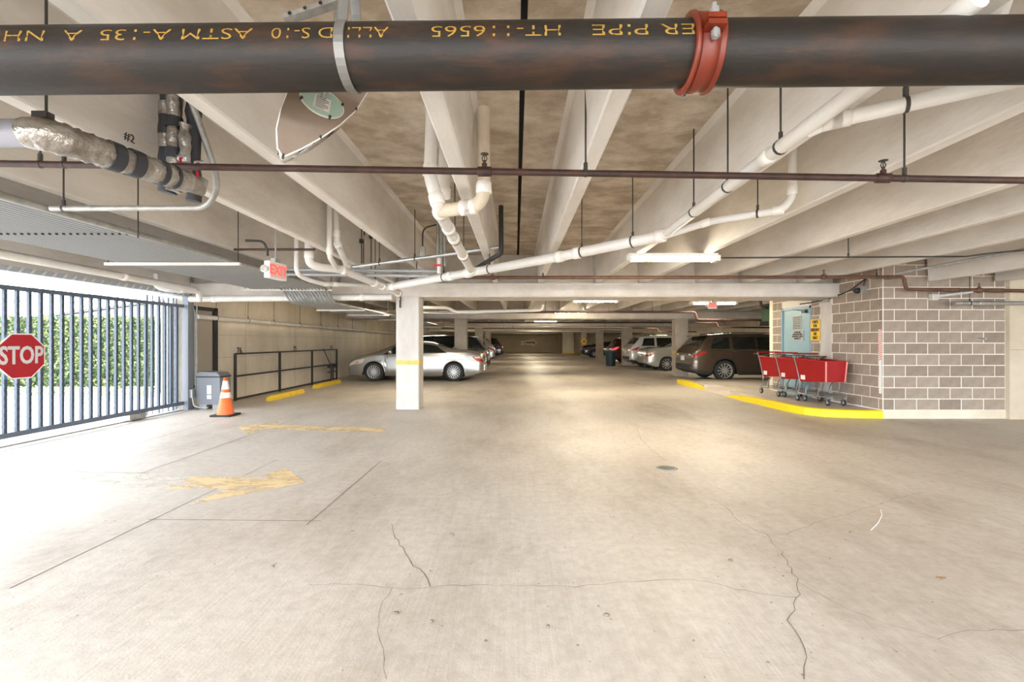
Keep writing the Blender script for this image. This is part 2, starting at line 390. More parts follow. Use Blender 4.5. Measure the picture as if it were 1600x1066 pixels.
# spandrel over the gate opening
sp = struct('trim_1', None, 'pale edge beam over the gate opening with ribbed strip')
MB().box((-7.15, 2.6, 2.40), (-6.72, 9.4, 3.31)).build('edge_beam', M_conc, sp)
MB().box((-6.95, 2.6, 2.33), (-6.68, 9.4, 2.402)).build('header_strip', M_gatel, sp)
b = MB()
for i in range(45):
    y = 2.65+i*.15; b.prism([(-6.67, y, 2.335), (-6.67, y+.035, 2.335), (-6.67, y+.085, 2.40), (-6.67, y+.05, 2.40)], (-.03, 0, 0)); 
b.build('rib', M_conc, sp)['kind'] = 'stuff'

# ------------------------------------------------------------------ columns
def column(label, x, y, wd, dp, band=True):
    t = thing('concrete_column', label, 'column', (x, y, 0))
    MB().prism([(-wd/2+.015, 0, 0), (wd/2-.015, 0, 0), (wd/2, .015, 0), (wd/2, dp-.015, 0), (wd/2-.015, dp, 0), (-wd/2+.015, dp, 0), (-wd/2, dp-.015, 0), (-wd/2, .015, 0)], (0, 0, 2.33)).build('shaft', M_col if y < 10 else mat('raw column concrete', (.52, .455, .365), .85, var=(.40, .34, .27), scale=2.5, bump=.2), t)
    if band: MB().box((-wd/2-.002, -.002, .925), (wd/2+.002, dp+.002, 1.014)).build('painted_band', M_mustard, t)
    return t
c1 = column('large pale concrete column in front with one yellow band', -2.24, 9.40, .475, .46)
MB().box((-.16, -.03, 2.10), (-.13, -.005, 2.26)).tube([(-.13, -.02, 2.26), (-.14, -.05, 2.34), (-.16, -.03, 2.42)], .012, 6).build('conduit_stub', M_rod, c1)
column('concrete column rising in front of the dark hatchback left side', -2.24, 18.40, .5, .46, False)
column('second concrete column from the front along left row', -2.24, 27.40, .46, .46, False)
column('farthest concrete column along left row of parked cars', -2.24, 36.40, .46, .46, False)
column('banded concrete column right beside the brown suv', 6.72, 18.40, .52, .46)
column('banded concrete column behind the white suv right row', 6.74, 27.40, .56, .46)
column('narrow banded column standing beside the black sedan', 6.74, 36.40, .56, .46)
cd = column('far column carrying a yellow diamond sign', 6.80, 45.40, .56, .46)
ds = thing('diamond_sign', 'small yellow diamond sign high on far column', 'sign', (6.80, 45.39, 1.42))
MB().prism([(0, 0, -.36), (.36, 0, 0), (0, 0, .36), (-.36, 0, 0)], (0, -.012, 0)).build('panel', M_sign, ds)
MB().box((-.16, -.018, -.03), (.16, -.013, .03)).box((-.03, -.018, -.14), (.03, -.013, .14)).build('symbol', M_print, ds)

# ------------------------------------------------------------------ walls
wl = struct('wall_left', None, 'long beige concrete wall behind the black railing')
MB().box((-7.15, 9.45, 0), (-6.9, 58, 3.3)).build('panel', M_wall, wl)
for z in (1.02, 1.55):
    MB().box((-6.9, 10.5, z), (-6.897, 26, z+.008)).build('form_joint', mat('form joint', (.48, .41, .32), .9), wl)
for y in (11.6, 14.2, 17.3, 21, 25):
    MB().box((-6.9, y, .05), (-6.897, y+.01, 3.2)).build('form_joint', mat('form joint', (.48, .41, .32), .9), wl)
for s, y in (('76', 11.35), ('75', 14.2), ('74', 17.0)):
    lettering(s, .22, M_print, wl, (0, 1, 0), (0, 0, 1), (-6.895, y, 1.17), off=.004)
wb = struct('wall_back', None, 'tan end wall with a painted arrow')
MB().box((-7, 57.4, 0), (14, 57.7, 3.3)).build('panel', mat('end wall', (.60, .49, .32), .85, var=(.48, .38, .24), scale=.6), wb)
Ya = 57.38
def wp(px, py): p = P(px, py, Ya); return (p.x, Ya, p.z)
MB().prism([wp(821, 532.2), wp(832.5, 532.2), wp(832.5, 529.5), wp(839, 535.5), wp(832.5, 542), wp(832.5, 538.6), wp(821, 538.6)], (0, -.01, 0)).build('arrow_border', M_white, wb)
Ya = 57.36
MB().prism([wp(821.7, 533.6), wp(833.6, 533.6), wp(833.6, 531.9), wp(837.4, 535.5), wp(833.6, 539.6), wp(833.6, 537.2), wp(821.7, 537.2)], (0, -.01, 0)).build('arrow_fill', mat('arrow brown', (.45, .20, .05), .7), wb)
MB().prism([wp(814, 533), wp(819, 533), wp(819, 539), wp(814, 539)], (0, -.01, 0)).build('number_plate', M_white, wb)
lettering('11', .42, mat('brown print', (.25, .14, .06), .7), wb, (1, 0, 0), (0, 0, 1), (P(816.5, 536, Ya).x, Ya-.015, P(816.5, 536, Ya).z), off=.01)
for (xa, xb, yy, zt, m) in ((4.9, 5.4, 53.2, 3.0, mat('dark tan', (.22, .16, .10), .85)), (5.4, 6.7, 52.5, 2.6, M_wall), (7.0, 8.2, 54, 2.6, M_wall), (8.2, 12.6, 55, 2.9, M_wall)):
    MB().box((xa, yy, 0), (xb, yy+.3, zt)).build('partition', m, wb)
MB().box((5.35, 52.40, 0), (7.2, 52.5, .14)).build('yellow_base', M_yellow, wb)
wr = struct('wall_right', None, 'pale outer wall far behind the right row of cars')
MB().box((12.6, 11.83, 0), (12.8, 58, 3.3)).box((13.8, -8, 0), (14, 8.3, 3.3)).build('panel', M_wall, wr)
wf = struct('wall_front', None, 'smooth concrete wall right of the block wall')
MB().box((8.90, 8.20, 0), (14, 8.6, 3.4)).build('panel', mat('right panel', (.70, .62, .48), .85, var=(.58, .50, .38), scale=1.0, bump=.15), wf)
MB().box((8.905, 8.196, 1.25), (14, 8.2, 1.256)).build('form_joint', M_crack, wf)

# block walls
def blockwall(name, label, n_course, length, tf, holes=(), plain=()):
    s = struct(name, None, label); cache = {}
    bh, bl, mo = .2032, .4064, .0125
    def put(u0, u1, z0):
        L_ = round(u1-u0, 3)
        mi = R.choice([0, 0, 1, 1, 2, 3])
        key = (L_, mi)
        if key not in cache:
            c = .004
            bb = MB(); x0, x1, y1, z1 = mo/2, L_-mo/2, .03, bh-mo/2
            vs = [(x0, 0, mo/2), (x1, 0, mo/2), (x1, 0, z1), (x0, 0, z1), (x0+c, -.006, mo/2+c), (x1-c, -.006, mo/2+c), (x1-c, -.006, z1-c), (x0+c, -.006, z1-c), (x0, y1, mo/2), (x1, y1, mo/2), (x1, y1, z1), (x0, y1, z1)]
            bb.add(vs, [(4, 5, 6, 7), (0, 1, 5, 4), (1, 2, 6, 5), (2, 3, 7, 6), (3, 0, 4, 7), (0, 8, 9, 1), (3, 2, 10, 11), (0, 3, 11, 8), (1, 9, 10, 2)])
            cache[key] = bb.mesh('block', M_blocks[mi])
        o = link('block', cache[key], s); o.matrix_world = tf @ Matrix.Translation((u0, R.uniform(-.0015, .0015), z0))
    for r in range(n_course):
        z0 = .154+r*bh; u = 0. if r % 2 else -bl/2
        while u < length-.02:
            a, b_ = max(u, 0), min(u+bl, length)
            segs = [(a, b_)]
            for (h0, h1, hz) in holes:
                if z0 < hz-.02:
                    ns = []
                    for (p, q) in segs:
                        if q <= h0 or p >= h1: ns.append((p, q))
                        else:
                            if p < h0-.04: ns.append((p, h0))
                            if q > h1+.04: ns.append((h1, q))
                    segs = ns
            for p, q in segs:
                if q-p > .05: put(p, q, z0)
            u += bl
    return s
wbf = blockwall('wall_block_front', 'grey concrete block wall facing the camera', 15, 2.22, Matrix.Translation((6.68, 8.28, 0)))
MB().box((6.685, 8.2775, 0), (8.9, 8.48, 3.4)).build('mortar', M_blockm, wbf)
MB().box((6.68, 8.265, 0), (8.9, 8.3, .154)).build('base_strip', M_wall, wbf)
tf = Matrix.Translation((6.68, 11.83, 0)) @ Matrix.Rotation(-PI/2, 4, 'Z')     # u runs from far to near along the aisle face
DY0, DY1, DZ = 10.28, 11.42, 2.22
wbs = blockwall('wall_block_side', 'grey concrete block wall beside the carts', 15, 3.55, tf, holes=[(11.83-DY1, 11.83-DY0, DZ), (11.83-9.98, 11.83-9.62, 9)])
MB().box((6.6775, 8.285, 0), (6.88, DY0, 3.4)).box((6.6775, DY1, 0), (6.88, 11.83, 3.4)).box((6.6775, DY0, DZ), (6.88, DY1, 3.4)).build('mortar', M_blockm, wbs)
MB().box((6.675, 9.62, .1), (6.7, 9.98, 3.3)).build('smooth_pier', M_col, wbs)
MB().box((6.675, 8.285, 0), (6.70, 9.62, .16)).build('base_strip', M_white, wbs)
MB().box((6.69, 11.80, 0), (12.6, 12.0, 3.4)).build('rear_return', M_wall, wbs)
tp = MB(); tp.box((6.669, 8.30, 1.06), (6.673, 8.37, 1.62)); tp.build('tape', M_white, wbs)
b = MB()
for i in range(14): z = 1.08+i*.04; b.prism([(6.6685, 8.30, z), (6.6685, 8.37, z-.03), (6.6685, 8.37, z-.012), (6.6685, 8.30, z+.018)], (.001, 0, 0))
b.build('red_stripes', mat('tape red', (.75, .12, .08), .5), wbs)
MB().box((6.669, 8.30, .45), (6.673, 8.36, 1.06)).build('white_tape', M_white, wbs)
# door
do = struct('door_1', None, 'pale blue steel door in the block wall')
fr = MB(); fr.box((6.655, DY0, ISL), (6.72, DY0+.05, DZ)).box((6.655, DY1-.05, ISL), (6.72, DY1, DZ)).box((6.655, DY0, DZ-.06), (6.72, DY1, DZ)); fr.build('frame', mat('door frame blue', (.24, .38, .44), .5), do)
MB().box((6.685, DY0+.055, ISL+.01), (6.715, DY1-.058, DZ-.065)).build('leaf', M_door, do)
MB().box((6.672, 10.64, 1.69), (6.69, 10.96, 2.02)).build('louver_frame', M_greysign, do)
for i in range(8): MB().bar((6.666, 10.66, 1.715+i*.038), (6.666, 10.94, 1.715+i*.038), .02, .008, V((1, 0, 1))).build('slat', M_galvm, do)
MB().box((6.62, 10.42, 2.06), (6.685, 10.55, 2.13)).build('closer', M_black, do)
MB().tube([(6.64, 10.5, 2.10), (6.60, 10.75, 2.15), (6.66, 10.95, 2.17)], .008, 6).build('closer_arm', M_black, do)
MB().tube([(6.69, 10.40, 1.05), (6.62, 10.40, 1.05), (6.62, 10.52, 1.05)], .011, 8).build('lever_handle', M_chrome, do)
sg = thing('notice_sign', 'small grey notice plate with black print on the blue door', 'sign', (6.668, 10.77, 1.545))
MB().box((-.004, -.22, -.12), (.004, .22, .12)).build('panel', M_greysign, sg)
lettering('AFTER USE\nPLEASE RETURN\nSHOPPING CARTS\nPROMPTLY', .05, M_print, sg, (0, -1, 0), (0, 0, 1), (-.006, 0, 0), off=.002)
sg = thing('cart_sign', 'yellow sign for resident carts beside the blue door', 'sign', (6.662, 10.12, 1.66))
MB().box((-.005, -.155, -.235), (.005, .155, .235)).build('panel', M_sign, sg)
lettering('CARTS\nFOR\nRESIDENT\nUSE\nONLY', .088, M_print, sg, (0, -1, 0), (0, 0, 1), (-.008, 0, 0), sx=.72, off=.003)
sc_ = thing('security_camera', 'small dark dome camera on a junction box high on the block wall', 'camera', (6.655, 8.72, 2.40))
MB().box((-.03, -.07, -.06), (.02, .03, .06)).build('junction_box', M_galvm, sc_)
MB().lathe([(.0001, -.065), (.04, -.055), (.055, -.02), (.055, .02), (.03, .04), (.0001, .045)], (-.02, .12, -.01), 'x', 16).build('dome', M_black, sc_)
MB().tube(fillet([(-.005, -.02, .06), (-.005, -.03, .14), (-.005, -.14, .24)], .06), .01, 8).build('conduit', M_rod, sc_)
cb = thing('wall_conduit', 'thin conduit with a small junction box climbing the block wall', 'conduit', (6.65, 10.25, 2.30))
MB().tube(fillet([(0, .4, -.02), (0, 0, -.02), (0, -.52, -.0), (0, -1.2, .12), (0, -1.65, .32)], .1), .013, 8).build('conduit', M_rod, cb)
MB().tube([(0, .0, -.05), (0, -.46, -.03)], .012, 8).build('lower_conduit', M_galv, cb)
MB().box((-.035, -.58, -.06), (.02, -.44, .06)).build('junction_box', M_galvm, cb)
hk = thing('wall_peg', 'short metal peg sticking out of the block wall', 'peg', (8.42, 8.27, 1.45))
MB().tube([(0, .02, 0), (0, -.12, 0)], .018, 10).build('peg', M_galv, hk); MB().lathe([(.0001, .0), (.03, .0), (.03, -.012), (.0001, -.012)], (0, 0, 0), 'y', 12).build('flange', M_galv, hk)

# ------------------------------------------------------------------ outside
MB_ = MB().box((-40, -30, -.35), (-6.92, 30, -.03)); o = struct('floor_outside', MB_.mesh('floor_outside', M_out), 'pale sunlit paving outside the gate')
MB().box((-40, -40, -.36), (40, -9, -.02)).build('approach_paving', M_out, o)
gt = MB(); gt.box((-6.95, 3, -.04), (-6.55, 9.6, .004)); gt.build('sill', M_out, o)
b = MB(); b.box((-6.79, 2, 0), (-6.75, 9.7, .025)); tag(b.build('gate_track', M_galvm), 'low steel gate track set along the sunlit sill', 'track')
hd = thing('hedge', 'tall clipped green hedge outside the gate', 'hedge', (-12.4, 12.2, -.05))
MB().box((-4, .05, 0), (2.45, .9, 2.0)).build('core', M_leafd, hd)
b = MB()
for i in range(15000):
    if R.random() < .86: p = V((R.uniform(-2.2, 2.55), R.uniform(-.12, .08), R.uniform(.0, 2.1)))
    elif R.random() < .7: p = V((R.uniform(-2.2, 2.55), R.uniform(-.1, .8), R.uniform(1.98, 2.14)))
    else: p = V((R.uniform(2.4, 2.6), R.uniform(-.1, .9), R.uniform(0, 2.1)))
    a, c = R.uniform(0, 2*PI), R.uniform(-.9, .9); s_ = R.uniform(.03, .055)
    u = V((math.cos(a), math.sin(c)*.6, math.sin(a))).normalized()*s_; q = u.orthogonal().normalized(); q = (q*math.cos(c*2)+u.normalized().cross(q)*math.sin(c*2))*s_*.55
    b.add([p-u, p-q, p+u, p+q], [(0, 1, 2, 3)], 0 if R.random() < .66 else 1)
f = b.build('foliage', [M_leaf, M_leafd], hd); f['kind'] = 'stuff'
fb = thing('flower_bed', 'low strip of pale leafy plants along the hedge foot', 'plants', (-12.3, 11.5, -.03))
MB().box((-3, -.35, 0), (2.9, .5, .08)).build('bed_curb', M_out, fb)
b = MB()
for i in range(3500):
    p = V((R.uniform(-1.4, 2.9), R.uniform(-.2, .45), R.uniform(.06, .26))); a = R.uniform(0, 2*PI); s_ = R.uniform(.02, .04)
    u = V((math.cos(a), math.sin(a), R.uniform(-.6, .6)))*s_; q = u.orthogonal().normalized()*s_*.6
    b.add([p-u, p-q, p+u, p+q], [(0, 1, 2, 3)], R.choice([0, 0, 1]))
f = b.build('foliage', [mat('bed leaf', (.36, .48, .18), .6), mat('pale petals', (.75, .78, .70), .6)], fb); f['kind'] = 'stuff'
# white brick building
mbk = bpy.data.materials.new('white brick'); mbk.use_nodes = True; nt = mbk.node_tree; br = nt.nodes.new('ShaderNodeTexBrick'); tc = nt.nodes.new('ShaderNodeTexCoord'); mp = nt.nodes.new('ShaderNodeMapping')
mp.inputs['Rotation'].default_value = (PI/2, 0, 0); br.inputs['Scale'].default_value = 1.0; br.inputs['Brick Width'].default_value = .21; br.inputs['Row Height'].default_value = .075; br.inputs['Mortar Size'].default_value = .006
br.inputs['Color1'].default_value = (.48, .46, .43, 1); br.inputs['Color2'].default_value = (.42, .40, .37, 1); br.inputs['Mortar'].default_value = (.26, .25, .23, 1)
nt.links.new(tc.outputs['Object'], mp.inputs[0]); nt.links.new(mp.outputs[0], br.inputs['Vector']); nt.links.new(br.outputs['Color'], nt.nodes['Principled BSDF'].inputs['Base Color'])
bw = thing('brick_wall', 'white painted brick wall with a sloping top behind the hedge', 'wall', (-12, 14.2, -.05))
MB().prism([(-6, 0, 0), (3.3, 0, 0), (3.3, 0, 3.0), (1.5, 0, 2.75), (-6, 0, 1.75)], (0, .3, 0)).build('wall', mbk, bw)
MB().bar((-6, .12, 1.80), (1.5, .12, 2.80), .4, .07).bar((1.5, .12, 2.80), (3.3, .12, 3.04), .4, .07).build('coping', mat('coping', (.12, .115, .11), .8), bw)
sr = thing('stair_railing', 'pale picket railing above the sloping brick wall', 'railing', (-12, 14.6, 2.0))
for i in range(22): x = -5.6+i*.3; MB().box((x, 0, -.3), (x+.04, .04, 1.1+.05*(i % 2))).build('picket', M_gatel, sr)
MB().bar((-5.7, .02, .55), (1.0, .02, 1.1), .05, .05).build('rail', M_gatel, sr)

# ------------------------------------------------------------------ gate
GX = -6.75
g = thing('sliding_gate', 'blue grey steel picket gate across the sunlit opening', 'gate', (GX, 9.2, 0))
y0, y1 = 4.6-9.2, .02
MB().box((-.03, y0, .12), (.03, y1, .19)).build('bottom_rail', M_gate, g)
MB().box((-.03, y0, 2.09), (.03, y1, 2.15)).build('top_rail', M_gate, g)
pk = MB().box((-.019, -.019, .19), (.019, .019, 2.09)).mesh('picket', mat('picket blue grey', (.045, .065, .095), .5))
k = 0; yy = 6.0-.152*9
while yy < 9.15:
    link('picket', pk, g, (0, yy-9.2, 0)); yy += .1525
b = MB()
for i in range(150):
    for sgn in (1, -1):
        a = -4.6+i*.045; p = V((.022, a, .19)); q = V((.022, a+sgn*.8, 2.09))
        if sgn < 0: p, q = V((.022, a+.8, .19)), V((.022, a, 2.09))
        if q.y > 0 or p.y > 0: continue
        b.bar(p, q, .0018, .0018, V((1, 0, 0)))
b.build('wire_mesh', M_gate, g)['kind'] = 'stuff'
MB().box((-.05, 7.9-9.2, .03), (.05, 8.25-9.2, .12)).lathe([(.0001, -.03), (.05, -.03), (.05, .03), (.0001, .03)], (0, 7.98-9.2, .05), 'x', 12).lathe([(.0001, -.03), (.05, -.03), (.05, .03), (.0001, .03)], (0, 8.17-9.2, .05), 'x', 12).build('roller', M_galvm, g)
st_ = thing('stop_sign', 'red octagonal stop sign mounted on the sliding gate', 'sign', (GX+.045, 6.17, 1.205))
def octa(r): return [(0, r*math.sin(PI/8+i*PI/4)/math.cos(PI/8), r*math.cos(PI/8+i*PI/4)/math.cos(PI/8)) for i in range(8)]
MB().prism(octa(.305), (.006, 0, 0)).build('border', M_white, st_)
MB().prism([(.0062, y, z) for _, y, z in octa(.290)], (.002, 0, 0)).build('face', M_red, st_)
lettering('STOP', .33, mat('sign white', (.6, .6, .6), .5), st_, (0, 1, 0), (0, 0, 1), (.010, 0, 0), sx=.70, off=.008)
# gate post and fixed fence
gp = thing('gate_post', 'grey steel latch post at the end of the gate', 'post', (-6.72, 9.33, 0))
MB().box((-.06, -.08, 0), (.06, .08, 2.32)).build('post', M_grey, gp)
MB().box((.06, -.05, .25), (.12, .06, .42)).build('latch_box', M_galv, gp)
MB().tube(fillet([(.09, 0, .25), (.10, .02, .06), (.35, .1, .03)], .1), .02, 8).build('flex_conduit', M_galv, gp)
MB().tube(fillet([(.085, .09, .3), (.085, .09, 2.0), (.02, .05, 2.2), (.06, .02, 2.45)], .15), .012, 8).tube(fillet([(.115, .09, .3), (.115, .09, 1.95), (.12, .09, 2.25), (-.1, .05, 2.5)], .15), .012, 8).build('cable', M_galvm, gp)
fx = thing('fixed_fence', 'row of pale steel fence posts just outside the gate end', 'fence', (-7.05, 8.9, 0))
for y, wd in ((-.25, .05), (-.1, .03), (.03, .06), (.16, .03), (.28, .05), (.40, .06), (.5, .04)):
    MB().box((-wd/2, y, -.03), (wd/2, y+wd, 2.3)).build('post', M_gatel, fx)
# operator box
op = thing('gate_operator', 'grey gate motor housing standing behind the orange cone', 'gate motor', (-6.33, 9.55, 0))
b = MB(); b.prism([(-.24, -.18, .10), (.24, -.18, .10), (.23, -.18, .70), (.17, -.18, .76), (-.18, -.18, .78), (-.24, -.18, .74)], (0, .36, 0)); b.build('housing', M_grey, op)
MB().box((-.22, -.15, 0), (-.06, .15, .10)).box((.06, -.15, 0), (.22, .15, .10)).build('foot', M_galvm, op)
MB().box((-.03, -.184, .32), (.06, -.18, .50)).box((-.03, -.184, .22), (.06, -.18, .30)).build('label_plate', M_plate, op)
MB().box((-.245, -.185, .66), (.245, .185, .685)).build('lid_seam', M_black, op)
# cone
cn = thing('traffic_cone', 'orange traffic cone with two white bands', 'cone', (-5.50, 8.62, 0))
MB().prism([(-.17, -.19, 0), (.17, -.19, 0), (.19, -.17, 0), (.19, .17, 0), (.17, .19, 0), (-.17, .19, 0), (-.19, .17, 0), (-.19, -.17, 0)], (0, 0, .03)).build('base', M_rubber, cn)
def cr(z): return .145-(z-.03)*(.145-.028)/.69
MB().lathe([(cr(.03), .03), (cr(.72), .72), (.018, .72), (.018, .60)], n=28).build('body', M_orangec, cn)
for a, c in ((.34, .44), (.50, .66)): MB().lathe([(cr(a)+.002, a), (cr(c)+.002, c)], n=28).build('reflective_band', M_white, cn)
# black frame opening in left wall
bf = thing('wall_frame', 'tall black steel frame round a wall panel behind the gate motor', 'frame', (-6.88, 10.0, 0))
MB().box((0, .30, .45), (.06, .42, 2.16)).build('jamb', M_black, bf)
MB().box((0, -.45, 2.08), (.06, .42, 2.16)).build('head', M_black, bf)
MB().box((0, -.45, .42), (.08, .42, .47)).build('sill', M_black, bf)
MB().box((0, -.45, .47), (.012, .30, 2.08)).build('panel', mat('frame panel', (.42, .37, .30), .6), bf)
# railing
rl = thing('railing', 'black two rail guard railing along the beige left wall', 'railing', (-6.63, 10.75, 0))
for i in range(4): y = 2.03*i; MB().box((-.025, y-.025, 0), (.025, y+.025, 1.115)).build('post', M_black, rl)
for z in (1.09, .56, .02): MB().box((-.02, 0, z), (.02, 6.1, z+.04)).build('rail', M_black, rl)
MB().box((-.02, 5.3, .30), (.02, 6.1, .33)).build('short_rail', M_black, rl)
vp = thing('valve_post', 'black valve post with a slanted lever by the railing end', 'valve', (-6.5, 16.1, 0))
MB().tube([(0, 0, 0), (0, 0, .62)], .06, 12).build('post', M_black, vp)
MB().box((-.09, -.2, .48), (.09, .2, .60)).build('valve_body', M_black, vp)
MB().tube([(0, -.15, .6), (-.1, -.5, 1.15)], .014, 6).build('lever', M_rod, vp)
for i, (x, ya, yb, lb) in enumerate(((-5.84, 10.75, 12.45, 'nearest yellow wheel stop beside the black railing'), (-6.02, 13.6, 15.5, 'second yellow wheel stop near the silver sedan'))):
    ws = thing('wheel_stop', lb, 'wheel stop', (x, (ya+yb)/2, 0)); h = (yb-ya)/2
    sec = [(-.08, 0), (-.08, .06), (-.045, .115), (.045, .115), (.08, .06), (.08, 0)]
    rows = []
    for y, s_ in ((-h, .8), (-h+.06, 1), (h-.06, 1), (h, .8)): rows.append([V((a*s_, y, c*s_)) for a, c in sec])
    b = MB().grid(rows, 0, False); b.add(rows[0], [tuple(range(6))]); b.add(rows[-1], [tuple(range(6))]); b.build('block', M_yellow, ws)
    MB().lathe([(.0001, 0), (.012, 0), (.012, .006), (.0001, .008)], (0, -h*.6, .114), n=8).lathe([(.0001, 0), (.012, 0), (.012, .006), (.0001, .008)], (0, h*.6, .114), n=8).build('pin', M_galvm, ws)

# ------------------------------------------------------------------ big black pipe in front
PY, PZ, PR = 1.662, 2.443, .1095
bpz = lambda x: PZ+.0105*x
bp_ = thing('fire_main_pipe', 'large black steel pipe with yellow stencil print crossing the whole top', 'pipe', (0, PY, PZ))
MB().tube([(-3.2+.4*i, 0, .0105*(-3.2+.4*i)) for i in range(17)], PR, 40).build('pipe_run', M_iron, bp_)
def on_pipe(me, rot180=True):
    for v in me.vertices:
        u, h = v.co.x, v.co.y
        ang = math.radians(-6)+(.054/2-h)/PR      # text reads upside down: bottom of the letters is up
        ang = math.radians(12)-h/PR
        rr = PR+.0012
        v.co = V((-u, -math.cos(ang)*rr, math.sin(ang)*rr+.0105*(-u)))
for s, pxa, pxb in (('ER PIPE', 1085, 925), ('HT-116565', 876, 674), ('ALLIED S-10', 607, 425), ('ASTM A-135  A  NH', 395, 8)):
    Ys = PY-.105; xa, xb = (pxa-CX)*Ys/F, (pxb-CX)*Ys/F
    me = text_mesh(s, .062, 0, -.0005, 'CENTER', 1.0); xs = [v.co.x for v in me.vertices]; wd = max(xs)-min(xs); sc0 = (xa-xb)/wd; c0 = (max(xs)+min(xs))/2
    for v in me.vertices: v.co.x = (v.co.x-c0)*sc0-(xa+xb)/2; v.co.z = 0
    on_pipe(me); me.materials.clear(); me.materials.append(M_stencil); link('lettering', me, bp_)
cp = thing('pipe_coupling', 'orange grooved clamp coupling bolted round the black pipe', 'coupling', (.665, PY, bpz(.665)))
MB().lathe([(PR+.001, -.05), (PR+.022, -.05), (PR+.024, -.042), (PR+.010, -.030), (PR+.012, .030), (PR+.024, .042), (PR+.022, .05), (PR+.001, .05)], (0, 0, 0), 'x', 44).build('housing', M_orange, cp)
MB().lathe([(PR+.005, -.032), (PR+.019, -.03), (PR+.019, .03), (PR+.005, .032)], (0, 0, 0), 'x', 44).build('saddle', M_orange, cp)
for sgn, a0 in ((1, 174), (-1, -6)):
    a = math.radians(a0); c = V((0, math.cos(a), math.sin(a)))*(PR+.035); tn = V((0, -math.sin(a), math.cos(a)))
    b = MB()
    for s_ in (-1, 1): b.bar(c+tn*.012*s_-c.normalized()*.03, c+tn*.012*s_+c.normalized()*.022, .062, .018, tn)
    b.build('bolt_pad', M_orange, cp)
    b = MB(); b.tube([c-tn*.07, c+tn*.055], .0085, 10); b.tube([c-tn*.05, c-tn*.028], .017, 6); b.tube([c+tn*.03, c+tn*.05], .016, 6); b.build('bolt', M_galv, cp)
hg = thing('pipe_hanger', 'flat grey steel hanger strap looped round the black pipe', 'hanger', (-.605, PY, bpz(-.605)))
rr = PR+.004; pts = [V((0, .03*1, .33)), V((0, .06, .20))]
for i in range(25):
    a = math.radians(50-280*i/24); pts.append(V((0, rr*math.cos(a), rr*math.sin(a))))
pts += [V((0, -.06, .20)), V((0, -.03, .33))]
b = MB(); rows = []
for i, p in enumerate(pts):
    d = (pts[min(i+1, len(pts)-1)]-pts[max(i-1, 0)]).normalized(); nn = V((0, d.z, -d.y))*.0025
    rows.append([p+V((-.017, 0, 0))-nn, p+V((.017, 0, 0))-nn, p+V((.017, 0, 0))+nn, p+V((-.017, 0, 0))+nn, p+V((-.017, 0, 0))-nn])
b.grid(rows, 0, False); b.build('strap', mat('strap steel', (.19, .185, .175), .45, .5), hg)
MB().tube([(-.03, 0, .31), (.03, 0, .31)], .012, 8).tube([(0, 0, .33), (0, 0, .79)], .010, 8).build('rod', M_rod, hg)
# strut arm
sa = thing('strut_arm', 'perforated grey steel strut arm above the black pipe', 'bracket', (-.62, 2.05, 2.92))
b = MB(); p, q = V((-.42, 0, -.07)), V((.15, 0, .12))
b.bar(p, q, .045, .02, V((0, 0, 1))); b.build('channel', M_galvm, sa)
b = MB()
for i in range(8):
    c = p.lerp(q, .06+i*.12); b.lathe([(.0001, -.0285), (.0085, -.0285)], c, 'y', 10); b.lathe([(.0001, -.0115), (.0001, -.0115)], c, 'y', 4)
b.build('slot', M_dark, sa)
MB().tube([(.12, 0, .1), (.12, 0, .33)], .012, 8).build('rod', M_rod, sa)

